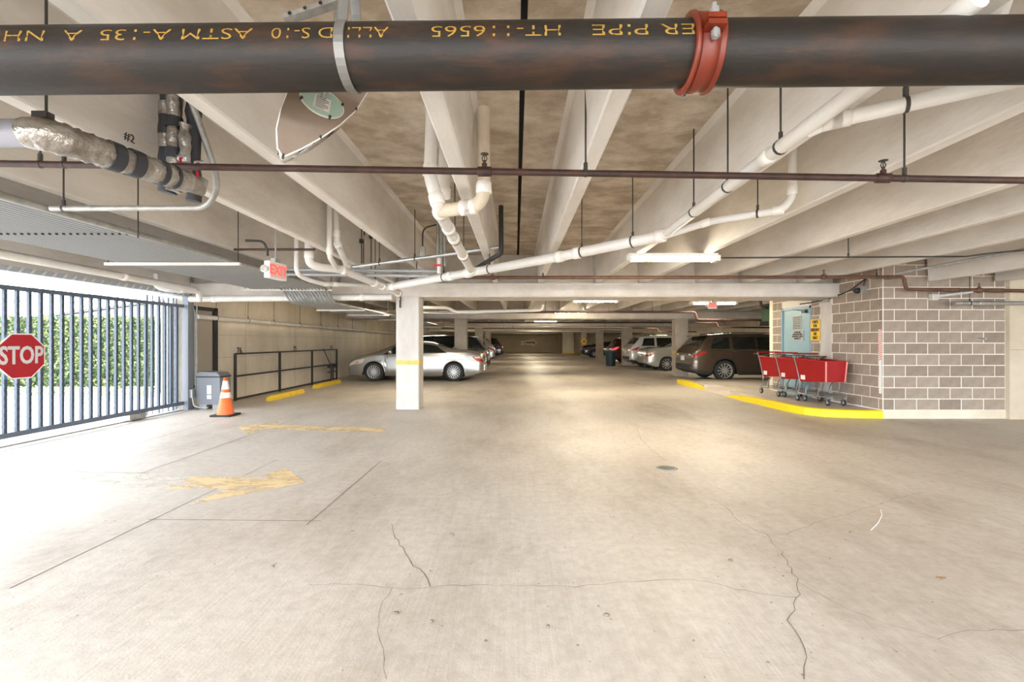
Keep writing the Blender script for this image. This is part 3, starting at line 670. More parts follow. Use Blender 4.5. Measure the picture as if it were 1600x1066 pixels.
# ------------------------------------------------------------------ safety mirror seen from behind
def mirror():
    Ym = 2.05
    pix = [(470, 105), (452, 140), (440, 170), (433, 200), (435, 228), (443, 241), (470, 232), (500, 217), (530, 197), (556, 172), (574, 142), (580, 110), (530, 92)]
    pts = [P(x, y, Ym+.0022*(x-505)+.0018*(170-y)) for x, y in pix]
    o = sum(pts, V())/len(pts); t = thing('safety_mirror', 'rounded brown backed safety mirror tilted below the black pipe', 'mirror', o)
    q = [p-o for p in pts]; nrm = (q[1]-q[7]).cross(q[4]-q[10]).normalized()
    if nrm.y < 0: nrm = -nrm
    q = [p-nrm*p.dot(nrm) for p in q]
    MB().prism(q, nrm*.008).build('back_board', M_mirb, t)
    MB().tube([p+nrm*.006 for p in q], .0045, 6, closed=True).build('edge_strip', M_white, t)
    rows = []
    for i in range(7):
        a = i/6*PI/2; rows.append([p*math.cos(a)+nrm*(.010+.14*math.sin(a)) for p in q+[q[0]]])
    MB().grid(rows).build('dome', M_mirf, t)
    c = (P(503, 162, Ym)-o); c = c-nrm*(c.dot(nrm)); u = nrm.cross(V((.25, 0, 1))).normalized(); v2 = u.cross(nrm).normalized()
    ring = [c+u*.092*math.cos(k*PI/14)+v2*.092*math.sin(k*PI/14) for k in range(28)]
    MB().prism(ring, -nrm*.006).build('mount_plate', M_mint, t)
    MB().tube([p-nrm*.004 for p in ring], .004, 5, closed=True).build('plate_rim', M_pvc, t)
    l0 = c-nrm*.0075-v2*.012-u*.0; lq = [l0-u*.034-v2*.045, l0+u*.034-v2*.045, l0+u*.034+v2*.045, l0-u*.034+v2*.045]
    MB().prism(lq, -nrm*.001).build('sticker', M_white, t)
    b = MB()
    for i in range(7):
        e = l0-nrm*.0018+v2*(.036-i*.012); b.bar(e-u*.027, e+u*(.027 if i % 3 else .012), .0035, .0006, nrm)
    b.build('print', M_print, t)
    for k in (2, 9, 16, 23): MB().tube([ring[k], ring[k]-nrm*.016], .006, 6).build('screw', M_rod, t)
    b = MB(); b.tube([c+v2*.03, c+v2*.03-nrm*.07, c+v2*.2-nrm*.08, V((0.1, .05, SOF-o.z))], .011, 8); b.build('arm', M_galvm, t)
    for k in (5, 7, 9): MB().tube([q[k]-nrm*.008, q[k]+nrm*.014], .005, 6).build('clip', M_rod, t)
mirror()

# ------------------------------------------------------------------ rusty sprinkler line near
RY = 2.85
def rz_(x): return 2.462-.0165*x
def sprinkler_line(name, label, pts, r, heads, hangs, m=M_rust, up=True):
    t = pipe(name, label, 'pipe', pts, r, m, .05, hang=hangs, n=12)
    o = V(pts[0])
    for h in heads:
        p = V(h)-o; b = MB()
        b.tube([p-V((.045, 0, 0)), p-V((.04, 0, 0)), p+V((.04, 0, 0)), p+V((.045, 0, 0))], [r*1.02, r*1.45, r*1.45, r*1.02], 12)
        b.tube([p, p+V((0, 0, r+.03))], r*.8, 10); b.build('tee_fitting', m, t)
        b = MB(); z = r+.03; b.tube([p+V((0, 0, z)), p+V((0, 0, z+.02))], .009, 8)
        for s_ in (-1, 1): b.tube([p+V((s_*.008, 0, z+.01)), p+V((s_*.016, 0, z+.03)), p+V((s_*.005, 0, z+.055))], .0032, 6)
        b.tube([p+V((0, 0, z+.02)), p+V((0, 0, z+.05))], .003, 6)
        b.lathe([(.0001, z+.055), (.026, z+.057), (.026, z+.060), (.0001, z+.062)], p, n=12); b.build('sprinkler_head', M_rod, t)
    return t
xs_ = [-3.6, 3.7]
def rp(px): x = (px-CX)*RY/F; return V((x, RY, rz_(x)))
sprinkler_line('sprinkler_pipe', 'thin rusty brown sprinkler pipe spanning the full width near the front', [V((-3.6, RY, rz_(-3.6))), V((3.7, RY, rz_(3.7)))], .021, [rp(757), rp(1380)],
    [(0, (rp(915).x+3.6)/7.3), (0, (rp(1413).x+3.6)/7.3), (0, (rp(63).x+3.6)/7.3), (0, (rp(100).x+3.6)/7.3)])

def crumple(pts, rad, n, amt=.06):
    b = MB(); b.tube(pts, rad, n); N = len(pts)
    for i in range(N):
        for k in range(n):
            j = i*n+k; p = V(b.v[j]); f = 1+R.uniform(-amt, amt); b.v[j] = tuple(pts[i]+(p-pts[i])*f)
    return b
# ------------------------------------------------------------------ insulated pipe, upper left
e0 = P(-60, 212, 2.1); e1 = P(52, 208, 2.12); e2 = P(292, 284, 2.78)
ip = thing('insulated_pipe', 'fat pipe wrapped in silver and black foil bending along the ceiling', 'pipe', e1)
MB().tube([e0-e1-V((.8, 0, 0)), V((.02, 0, 0))], .062, 20).build('bare_run', M_bluegrey, ip)
n_ = 40; path = fillet([V((-.02, 0, 0)), V((.06, .02, .0)), e2-e1], .1, 8); full = []
tot = e2-e1
pp = [V((-.03, 0, 0)), V((.02, .004, 0)), V((.06, .03, 0))]+[V((.06, .03, 0)).lerp(tot, i/44) for i in range(1, 45)]
rad = [.066, .074, .076]+[.074-.012*i/44+R.uniform(-.004, .004) for i in range(1, 45)]
crumple(pp, rad, 26).build('foil_wrap', M_foil, ip)
for f0, f1 in ((.34, .43), (.50, .58), (.74, .78), (.86, .885)):
    k0, k1 = V((.06, .03, 0)).lerp(tot, f0), V((.06, .03, 0)).lerp(tot, f1)
    MB().tube([k0, k1], [.081-.012*f0, .081-.012*f1], 20).build('black_band', M_blackfoam, ip)
MB().tube([tot, tot+V((.02, .08, -.01)), tot+V((.03, .10, .05))], [.06, .05, .03], 14).build('wrapped_end', M_foil, ip)
b = MB(); b.box((.0, -.01, .07), (.07, .03, .10)); b.tube([V((.05, .01, .08)), V((.05, .01, SOF-e1.z))], .006, 6); b.build('hanger', M_rod, ip)
rsr = thing('insulated_riser', 'bundle of black and foil taped risers climbing to the slab', 'pipe', (-2.30, 3.12, 2.42))
def wob(x, y, z0, z1, r, m, nm, k=14):
    crumple([V((x+R.uniform(-.006, .006), y, z0+(z1-z0)*i/k)) for i in range(k+1)], [r+R.uniform(-.005, .006) for _ in range(k+1)], 16, .10).build(nm, m, rsr)
wob(-.085, 0, .0, .81, .052, M_blackfoam, 'black_riser'); wob(-.02, -.03, .0, .81, .045, M_foil, 'foil_riser'); wob(.075, .02, -.05, .81, .045, M_blackfoam, 'black_riser'); wob(.06, -.04, .03, .45, .034, M_foil, 'foil_riser')
for z in (.1, .3, .52): MB().tube([V((-.085, 0, z)), V((-.085, 0, z+.09))], .056, 14).build('foil_band', M_foil, rsr)
for z in (.22, .43): MB().tube([V((-.02, -.03, z)), V((-.02, -.03, z+.07))], .052, 14).build('black_band', M_blackfoam, rsr)
for lb, px, py, y in (('red lever valve hanging under the foil wrapped risers', 287, 262, 2.98), ('red lever valve at the right of the foil riser bundle', 313, 270, 3.02)):
    p = P(px, py, y); v_ = thing('ball_valve', lb, 'valve', p)
    MB().tube([(-.03, 0, .06), (.03, 0, .06)], .02, 10).build('valve_body', M_galv, v_)
    b = MB(); b.tube([(0, -.01, .06), (0, -.03, .05), (.005, -.03, -.10)], .008, 8); b.build('lever', M_lever, v_)
# grey conduit loop
pipe('grey_conduit', 'grey conduit sweeping from the left and curving up beside the risers', 'conduit', [P(80, 326, 3.45), P(325, 325, 3.40), P(342, 290, 3.3), P(328, 240, 3.2), P(296, 150, 3.05)], .021, M_galvm, .16, hang=[(0, .08)])
pipe('dark_conduit', 'thin dark conduit stub fixed to the stem left of the risers', 'conduit', [P(214, 250, 3.35), P(220, 155, 3.3), V((P(220, 155, 3.3).x, 3.3, SOF))], .014, M_rod, .03)

# ------------------------------------------------------------------ conduit bank
cbk = thing('conduit_bank', 'wide bank of parallel grey conduits hung along the left ceiling', 'conduits', (-3.66, 5, 2.44))
NC = 23
for i in range(NC):
    x = -i*.066
    pts = [V((x, -4.6, 0)), V((x, 3.75, 0)), V((x, 4.15, -.26)), V((x, 18, -.26))] if i < 14 else [V((x, -4.6, 0)), V((x, 3.9+.02*(i % 3), 0))]
    MB().tube(fillet(pts, .15, 3), .0165 if i else .028, 10).build('conduit', M_conduit if i else M_galvm, cbk)
pts = fillet([V((-14*.066, 3.6, -.0)), V((-14.5*.066, 4.0, -.02)), V((-13*.066, 4.5, -.22)), V((-11*.066, 5.4, -.24))], .3, 5)
MB().tube(pts, .02, 8).build('swept_conduit', M_conduit, cbk)
for y in (-2.4, -.7, .85, 3.8, 5.7, 7.7, 10.5, 13):
    dz = 0 if y < 4 else -.26
    x0, x1 = .12, -(NC if y < 4 else 14)*.066-.1
    if y != -.7: MB().box((x1, y-.02, -.06+dz), (x0, y+.02, -.024+dz)).build('strut', M_beam, cbk)
    b = MB()
    for x in (.09, x1+.04): b.tube([V((x, y, -.06+dz)), V((x, y, SOF-2.44))], .006, 6)
    b.build('hanger_rod', M_rod, cbk)
    if y in (-.7, 3.8): 
        b = MB()
        for i in range(NC): b.box((-i*.066-.01, y-.012, .018+dz), (-i*.066+.01, y+.012, .03+dz)); b.box((-i*.066-.022, y-.012, -.03+dz), (-i*.066-.016, y+.012, .02+dz))
        b.build('clamp_row', M_rod, cbk)['kind'] = 'stuff'

# ------------------------------------------------------------------ pvc pipes
A0, A1 = P(1600, -58, 1.62), P(1036, 368, 4.75)
t_ = pipe('pvc_drain_pipe', 'white pvc drain pipe running diagonally under the right hand stem', 'pipe', [P(1530, -6, 1.55), P(1350, 132, 2.0), A1], .041, M_pvc, .05, coup=[(1, .98), (1, .28)], hang=[(1, .23), (1, .47), (1, .7)], mc=M_pvcc, rodr=.0065)
A2 = P(870, 402, 5.7); A3 = P(606, 449, 7.66)
pipe('pvc_drain_pipe', 'thick white pvc main running from the pipe junction towards the front column', 'pipe', [A1, A2, A3], .062, M_pvc, .05, coup=[(0, .02), (0, .78), (0, .97), (1, .45), (1, .56), (1, .96)], hang=[(0, .25), (0, .73), (1, .33), (1, .60)], mc=M_pvcc)
B1 = P(1232, 322, 4.06)
pipe('pvc_branch_pipe', 'white pvc branch that turns up into the bay at right', 'pipe', [A1+V((.02, -.05, -.01)), P(1110, 346, 4.5), P(1222, 328, 4.1), P(1238, 308, 4.06), P(1238, 196, 4.06)], .036, M_pvc, .1, coup=[(0, .9), (1, .95), (3, .1)], hang=[(1, .68)], mc=M_pvcc)
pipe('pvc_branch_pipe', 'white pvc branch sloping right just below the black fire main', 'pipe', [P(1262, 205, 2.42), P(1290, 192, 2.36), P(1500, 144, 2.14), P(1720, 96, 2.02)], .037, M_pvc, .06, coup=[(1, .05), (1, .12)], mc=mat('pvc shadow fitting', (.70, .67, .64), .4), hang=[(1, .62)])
pc = thing('pvc_elbow', 'fat white pvc elbow fitting above the black pipe at right', 'pipe fitting', P(1500, 14, 2.35))
MB().lathe([(.0001, .085), (.05, .078), (.08, .05), (.092, .0), (.092, -.06), (.098, -.06), (.098, -.11)], (0, 0, 0), 'z', 20).build('cap', M_pvcc, pc)
MB().tube([(.02, 0, -.02), (.12, .02, .02), (.19, .04, .10)], .055, 14).build('outlet', M_pvc, pc)
pipe('pvc_drain_pipe', 'wide white pvc pipe leaning at the upper right corner', 'pipe', [P(1555, 40, 2.45), P(1590, -40, 2.35)], .075, M_pvc, .02)
# centre risers
Cw = P(686, 330, 3.66)
pipe('pvc_riser', 'stained pvc riser dropping from the slab and elbowing left', 'pipe', [V((-.257, 3.58, SOF)), P(756, 321, 3.58), Cw], .054, mat('aged pvc', (.72, .64, .52), .4, var=(.58, .49, .37), scale=5), .13, coup=[(0, .82), (1, .30), (1, .4)], mc=M_pvcc)
pipe('pvc_riser', 'white pvc pipe dropping left of centre stem then running into the depth', 'pipe', [V((-.665, 3.62, SOF)), P(672, 275, 3.62), P(684, 318, 3.60), Cw, P(737, 424, 6.1)], .052, M_pvc, .06, coup=[(0, .92), (1, .85), (3, .02), (3, .2), (3, .33), (3, .62), (3, .97)], hang=[(3, .36), (3, .65)], mc=M_pvcc)
pipe('pvc_riser', 'short wide white pvc sleeve hanging behind the centre stem', 'pipe', [V((-.645, 4.2, SOF)), P(692, 305, 4.2)], .062, M_pvc, .02, coup=[(0, .96)], mc=M_pvcc)
# left group
D0 = P(500, 418, 6.3); D1 = P(532, 421, 6.5); D2 = P(604, 450, 7.7); D3 = P(624, 459, 8.3)
pipe('pvc_drain_pipe', 'white pvc drain sloping down to the column head from left', 'pipe', [V((P(482, 400, 6.2).x, 6.2, SOF)), P(483, 412, 6.2), D0, D1, D2, D3], .055, M_pvc, .1, coup=[(0, .85), (3, .05), (3, .7), (3, .9), (4, .9)], mc=M_pvcc, hang=[(3, .72)])
pipe('pvc_riser', 'left of two slim white risers feeding the sloping drain', 'pipe', [V((P(515, 400, 5.8).x, 5.8, SOF)), P(515, 402, 5.8), P(526, 419, 6.3)], .034, M_pvc, .1, coup=[(0, .9)], mc=M_pvcc)
pipe('pvc_riser', 'right riser that kinks before joining the sloping drain', 'pipe', [V((P(524, 360, 5.9).x, 5.9, SOF)), P(526, 378, 5.9), P(545, 420, 6.75)], .042, M_pvc, .08, coup=[(0, .8), (1, .1), (1, .85)], mc=M_pvcc)
pipe('pvc_branch_pipe', 'small white pvc pipe elbowing below the conduits beside the exit sign', 'pipe', [V((P(464, 400, 6.4).x, 6.4, SOF)), P(463, 428, 6.4), P(480, 437, 6.6), P(505, 444, 6.9), P(585, 446, 8.0)], .032, M_pvc, .1, coup=[(3, .05), (3, .2)], mc=M_pvcc)
pipe('pvc_cross_pipe', 'cream pvc pipe crossing level just in front of the beam at left', 'pipe', [V((-6.65, 9.29, 2.27)), V((-2.52, 9.29, 2.31))], .065, M_pvc, .02, coup=[(0, .12), (0, .62), (0, .85)], mc=M_pvcc)
pipe('pvc_wall_pipe', 'long pvc pipe hung along the left wall above the railing', 'pipe', [V((-6.72, 9.6, 1.93)), V((-6.72, 40, 1.80))], .05, M_pvc, .02, coup=[(0, .09), (0, .22)], hang=[(0, .02), (0, .06), (0, .10), (0, .15), (0, .2), (0, .25), (0, .3)], mc=M_pvcc)
# pipes above the gate
pipe('pvc_gate_pipe', 'pvc pipe running along the edge beam above the gate', 'pipe', [V((-6.3, 1, 2.54)), V((-6.3, 8.9, 2.42))], .055, M_pvc, .02, coup=[(0, .5), (0, .8)], mc=M_pvcc)
pipe('pvc_gate_branch', 'bent pvc branch dropping over the gate post', 'pipe', [P(243, 428, 8.3), P(243, 447, 8.3), P(262, 453, 8.4), P(310, 455, 9.0), P(312, 470, 9.1)], .05, M_pvc, .1, coup=[(2, .4)], mc=M_pvcc)
pipe('gate_header_tube', 'thin galvanised tube above the gate along the opening', 'conduit', [V((-6.55, 2, 2.62)), V((-6.55, 9.2, 2.50))], .02, M_galv, .02)
# conduits, centre
for dz, lb in ((0, 'upper of two level grey conduits above the front column'), (-.075, 'lower of two level grey conduits above the front column')):
    pipe('grey_conduit', lb, 'conduit', [P(434, 425, 7.05)+V((0, 0, dz-.02)), P(445, 421, 7.05)+V((0, 0, dz)), P(690, 424, 7.05)+V((0, 0, dz))], .026, M_conduit, .12, hang=[(1, .4)])
pipe('grey_pipe', 'slim galvanised pipe climbing right behind the sloping drain', 'pipe', [P(552, 417, 6.4), P(690, 399, 6.3), P(781, 386, 6.2)], .026, M_galv, .03, hang=[(0, .3), (0, .7)])
pipe('black_riser', 'black vertical pipe dropping from the slab near the centre joint', 'pipe', [V((-.20, 6.15, SOF)), P(783, 396, 6.15), P(735, 425, 6.9)], .032, M_black, .03)
cdt = thing('conduit_drop', 'group of dark vertical conduits with a box in the centre bay', 'conduit', (P(684, 400, 6.6).x, 6.6, 2.5))
for i in range(3): MB().tube([(i*.05, 0, 0), (i*.05, 0, SOF-2.5)], .02, 8).build('conduit', M_galvm, cdt)
MB().box((-.26, -.03, .08), (-.18, .03, .28)).build('box', M_galvm, cdt)
MB().tube(fillet([(-.22, 0, .28), (-.22, 0, .55), (0, 0, .60)], .15), .012, 8).build('loop', M_rod, cdt)
MB().tube([(.03, -.05, -.12), (.03, -.05, .10)], .03, 10).build('valve_stem', M_pvc, cdt); MB().box((-.04, -.09, -.02), (.06, -.07, .01)).build('valve_handle', M_lever, cdt)
# far rusty line in front of the beam
sprinkler_line('sprinkler_pipe', 'rusty sprinkler pipe before the cross beam, dropping at the block wall', [P(640, 434, 8.05), P(1412, 433, 8.05), P(1416, 452, 8.05), P(1700, 456, 8.05)], .03, [P(1287, 433, 8.05), P(1530, 453.5, 8.05), P(770, 433.8, 8.05)], [(0, .27), (0, .945)], m=mat('brown sprinkler pipe', (.17, .075, .04), .55, .1, var=(.09, .045, .03), scale=8))
pipe('dark_cable', 'thin black cable strung right from the near light fixture', 'cable', [P(1117, 403, 6.45), P(1510, 401, 6.45), P(1545, 396, 6.3), P(1680, 384, 6.2)], .011, M_rod, .05, hang=[(0, .53)])
pipe('grey_conduit', 'grey conduit slanting beneath the far right stems', 'conduit', [P(1400, 428, 7.7), P(1600, 390, 6.3), P(1700, 372, 5.8)], .022, M_galvm, .05)
pipe('wall_pipe', 'pale and dark pipe lying level across the upper block wall', 'pipe', [P(1490, 474, 8.1), P(1700, 474, 8.1)], .035, M_galv, .02, coup=[(0, .2)], hang=[(0, .12)])
wbk = thing('wall_bracket', 'small slanted bracket arm high on the block wall', 'bracket', P(1458, 464, 8.2))
MB().bar((0, 0, 0), (.55, -.15, .07), .05, .04).build('arm', M_galvm, wbk); MB().box((-.03, -.02, -.06), (.08, .06, .05)).build('plate', M_beam, wbk)
# hanger rods left ceiling
for i, (px, pa, pb, Y, lb) in enumerate(((565, 377, 412, 6.9, 'short rod with a clamp left of the conduit cluster'), (651, 363, 420, 7.2, 'thin hanger rod before the far stem left of centre'), (568, 365, 415, 7.4, 'pair partner hanger rod behind the clamp rod'), (580, 370, 420, 7.3, 'long dark hanger rod above the galvanised pipe'))):
    a, c = P(px, pb, Y), P(px, pa, Y); h_ = thing('hanger_rod', lb, 'hanger', (a.x, Y, a.z)); MB().tube([(0, 0, 0), (0, 0, SOF-a.z)], .008, 6).build('rod', M_rod, h_); MB().box((-.03, -.02, c.z-a.z-.03), (.02, .02, c.z-a.z+.03)).build('clamp', M_rod, h_)
pipe('dark_conduit', 'black conduit looping over the exit sign', 'conduit', [P(383, 376, 5.3), P(412, 377, 5.4), P(418, 392, 5.45), P(418, 400, 5.45)], .014, M_rod, .08)
pipe('dark_conduit', 'straight brown conduit beyond the exit sign', 'conduit', [P(366, 390, 5.8), P(492, 390, 5.8)], .015, M_rust, .08)

lettering('#2', .075, M_print, ce, (0, 1, 0), (0, 0, 1), (-2.462, 2.9, 2.70))
# ------------------------------------------------------------------ exit signs and lights
def exit_sign(label, loc, rz):
    t = thing('exit_sign', label, 'exit sign', loc, rz)
    MB().box((-.16, -.035, -.10), (.16, .035, .10)).build('housing', M_white, t)
    MB().box((-.145, -.038, -.085), (.145, -.035, .085)).build('face', mat('exit face', (.85, .55, .50), .5), t)
    lettering('EXIT', .16, M_exitr, t, (1, 0, 0), (0, 0, 1), (0, -.041, 0), off=.004)
    MB().box((-.05, -.03, .10), (.05, .03, .15)).tube([V((0, 0, .14)), V((0, 0, SOF-loc[2]))], .01, 8).build('canopy', M_galvm, t)
    MB().lathe([(.0001, .05), (.04, .04), (.045, 0), (.03, -.02)], (-.22, 0, 0), 'x', 12).build('lamp_head', M_white, t)
    return t
exit_sign('white exit sign with red letters beside the conduit bank', (-2.93, 5.55, 2.26), PI/2-.12)
exit_sign('small glowing exit sign hanging beyond the beam at right', (5.27, 12.2, 2.37), 0).scale = (.7, .7, .9)
def light(label, x, y, z, L=1.24, along='x', lit=True):
    t = thing('light_fixture', label, 'light', (x, y, z), 0 if along == 'x' else PI/2)
    MB().box((-L/2, -.09, .03), (L/2, .09, .075)).build('housing', M_white, t)
    rows = []
    for k in range(9):
        a = PI*k/8; rows.append([V((-L/2+.03, .075*math.cos(a), .03-.055*math.sin(a))), V((L/2-.03, .075*math.cos(a), .03-.055*math.sin(a)))])
    MB().grid(rows).build('diffuser', M_tube, t)
    for s_ in (-1, 1): MB().box((s_*L/2-.035, -.085, -.03), (s_*L/2+.035, .085, .05)).build('end_cap', M_pvc, t)
    b = MB()
    for s_ in (-1, 1): b.tube([(s_*L*.35, 0, .07), (s_*L*.35, 0, SOF-z)], .008, 6)
    b.build('hanger', M_rod, t)
    return t
LG = [(2.19, 6.4, 2.555, 'near long light fixture glowing before the cross beam'), (2.14, 12.3, 2.49, 'first aisle light fixture behind the cross beam'), (2.05, 17.1, 2.49, 'second aisle light fixture farther into the garage'),
      (1.62, 25, 2.49, 'third aisle light fixture farther into the garage'), (1.65, 32, 2.49, 'fourth aisle light fixture deep in the garage'), (1.6, 40, 2.49, 'fifth aisle light fixture deep in the garage'), (1.55, 50, 2.49, 'last aisle light fixture before the end wall'),
      (5.55, 12.8, 2.47, 'right light fixture beside the hanging exit sign'), (9.3, 21, 2.45, 'right light fixture above the gap behind the brown suv'), (9.4, 30, 2.45, 'right light fixture above the far white suv'), (9.5, 41, 2.45, 'farthest right light fixture over parked cars'),
      (-3.8, 20.5, 2.47, 'left light fixture beyond the silver sedan'), (-3.8, 31, 2.47, 'left light fixture far over the parked cars')]
for x, y, z, lb in LG: light(lb, x, y, z)
# unseen lamp behind the front column, added to brighten the left wall
light('light fixture added out of sight behind the front column', -3.0, 12.4, 2.5, along='y')

# bay two services
pipe('pvc_branch_pipe', 'far white pvc pipe crossing the second bay with a raised end', 'pipe', [P(655, 481, 12.6), P(700, 481, 12.8), P(712, 488, 12.9), P(846, 485, 13.2), P(848, 476, 13.2)], .045, M_pvc, .15)
pipe('grey_conduit', 'far grey conduit crossing the second bay below the pvc', 'conduit', [P(660, 489, 12.9), P(745, 490, 13.2), P(800, 486, 13.4)], .03, M_galv, .1)
for i, (y, xa, xb, z) in enumerate(((13.2, -1, 5.2, 2.26), (21.5, -5, 9.5, 2.30), (30.5, -5, 9.5, 2.30), (39.5, -5, 9.5, 2.30))):
    pipe('sprinkler_pipe', ['first', 'second', 'third', 'fourth'][i]+' rusty sprinkler pipe crossing behind the front beam', 'pipe', [V((xa, y, z)), V((xb, y, z)), V((xb+.06, y, z-.22)), V((xb+2.6, y, z-.24))], .035, M_rust, .06, hang=[(0, .3), (0, .8)])
for i, (y, z) in enumerate(((15.5, 2.45), (24.3, 2.2), (33, 2.2))):
    pipe('pvc_cross_pipe', ['nearest', 'middle', 'farthest'][i]+' pale pipe crossing the deep bays under the ceiling', 'pipe', [V((-6.3, y, z)), V((1.0 if i == 0 else 6, y, z-.05))], .045, mat('grey pvc', (.6, .55, .46), .5), .05, hang=[(0, .2), (0, .5), (0, .9)])
ub = thing('utility_box', 'dark green unit on pipes high beside the block wall end', 'box', (7.22, 12.6, 2.1))
MB().box((-.25, -.15, -.25), (.2, .3, .35)).build('cabinet', mat('dark green', (.03, .06, .035), .5), ub)
MB().tube(fillet([(-1.4, 0, .52), (-.45, 0, .50), (-.42, 0, .25), (-.2, 0, .22)], .08), .035, 10).build('pipe', M_rod, ub); MB().tube([(-.5, 0, -.2), (.1, 0, -.2)], .06, 12).build('lower_pipe', M_rod, ub)

# ------------------------------------------------------------------ trash barrel
tb = thing('trash_barrel', 'blue barrel standing beside the dark red lit car', 'barrel', (5.45, 26.2, 0))
MB().lathe([(.25, 0), (.27, .1), (.30, .75), (.31, .9), (.29, .9), (.28, .8)], n=20).build('body', mat('barrel blue', (.012, .03, .04), .5), tb); MB().lathe([(.315, .86), (.33, .87), (.33, .91), (.315, .92)], n=20).build('rim', M_grey, tb)

# ------------------------------------------------------------------ cars
def paint(name, c, metal=.5): return mat(name, c, .28, metal, coat=1.)
WHEEL = {}
def wheel_meshes(r, spokes):
    if (r, spokes) in WHEEL: return WHEEL[(r, spokes)]
    w_ = .105; rr = r*.70
    ty = MB().lathe([(rr, -w_), (r*.9, -w_), (r*.975, -w_*.8), (r, -w_*.4), (r, w_*.4), (r*.975, w_*.8), (r*.9, w_), (rr, w_)], (0, 0, 0), 'y', 32).mesh('tyre', M_rubber)
    b = MB(); b.lathe([(rr*1.01, -w_*.98), (rr*.93, -w_*.8), (rr*.93, w_*.5)], (0, 0, 0), 'y', 32, 0)
    b.lathe([(.0001, -w_*.3), (rr*.93, -w_*.3)], (0, 0, 0), 'y', 24, 1)
    b.lathe([(.0001, -w_*.88), (rr*.2, -w_*.85), (rr*.22, -w_*.5)], (0, 0, 0), 'y', 16, 0)
    for k in range(spokes):
        a = 2*PI*k/spokes; d = V((math.cos(a), 0, math.sin(a)))
        b.bar(d*rr*.12+V((0, -w_*.72, 0)), d*rr*.97+V((0, -w_*.76, 0)), rr*2.0/spokes*.78, .03, V((0, 1, 0)), 0)
    rm = b.mesh('rim', [M_alloy, M_dark]); WHEEL[(r, spokes)] = (ty, rm); return ty, rm
SED = dict(top=[(0, .70), (.03, .86), (.09, 1.05), (.55, 1.12), (1.0, 1.13), (1.95, 1.40), (2.5, 1.445), (2.95, 1.41), (3.85, 1.03), (4.5, .89), (4.76, .76), (4.88, .58)], belt=[(0, .80), (.5, 1.0), (1.2, 1.0), (3.8, .93), (4.6, .78), (4.88, .6)], rg=(1.08, 1.86), ws=(3.0, 3.78), win=[(1.30, 2.18), (2.26, 3.55)], tum=.52, LH=(4.88, 1.445))
SUV = dict(top=[(0, .78), (.03, 1.0), (.10, 1.12), (.20, 1.20), (.52, 1.60), (.62, 1.66), (1.5, 1.73), (2.6, 1.72), (3.05, 1.66), (3.85, 1.19), (4.5, 1.10), (4.74, .95), (4.85, .70)], belt=[(0, .95), (.4, 1.12), (2, 1.10), (3.7, 1.06), (4.6, .95), (4.85, .7)], rg=(.24, .50), ws=(3.12, 3.78), win=[(.62, 1.30), (1.42, 2.22), (2.30, 3.45)], tum=.30, LH=(4.85, 1.73))
def interp(tab, x):
    return float(np.interp(x, [a for a, _ in tab], [b_ for _, b_ in tab]))
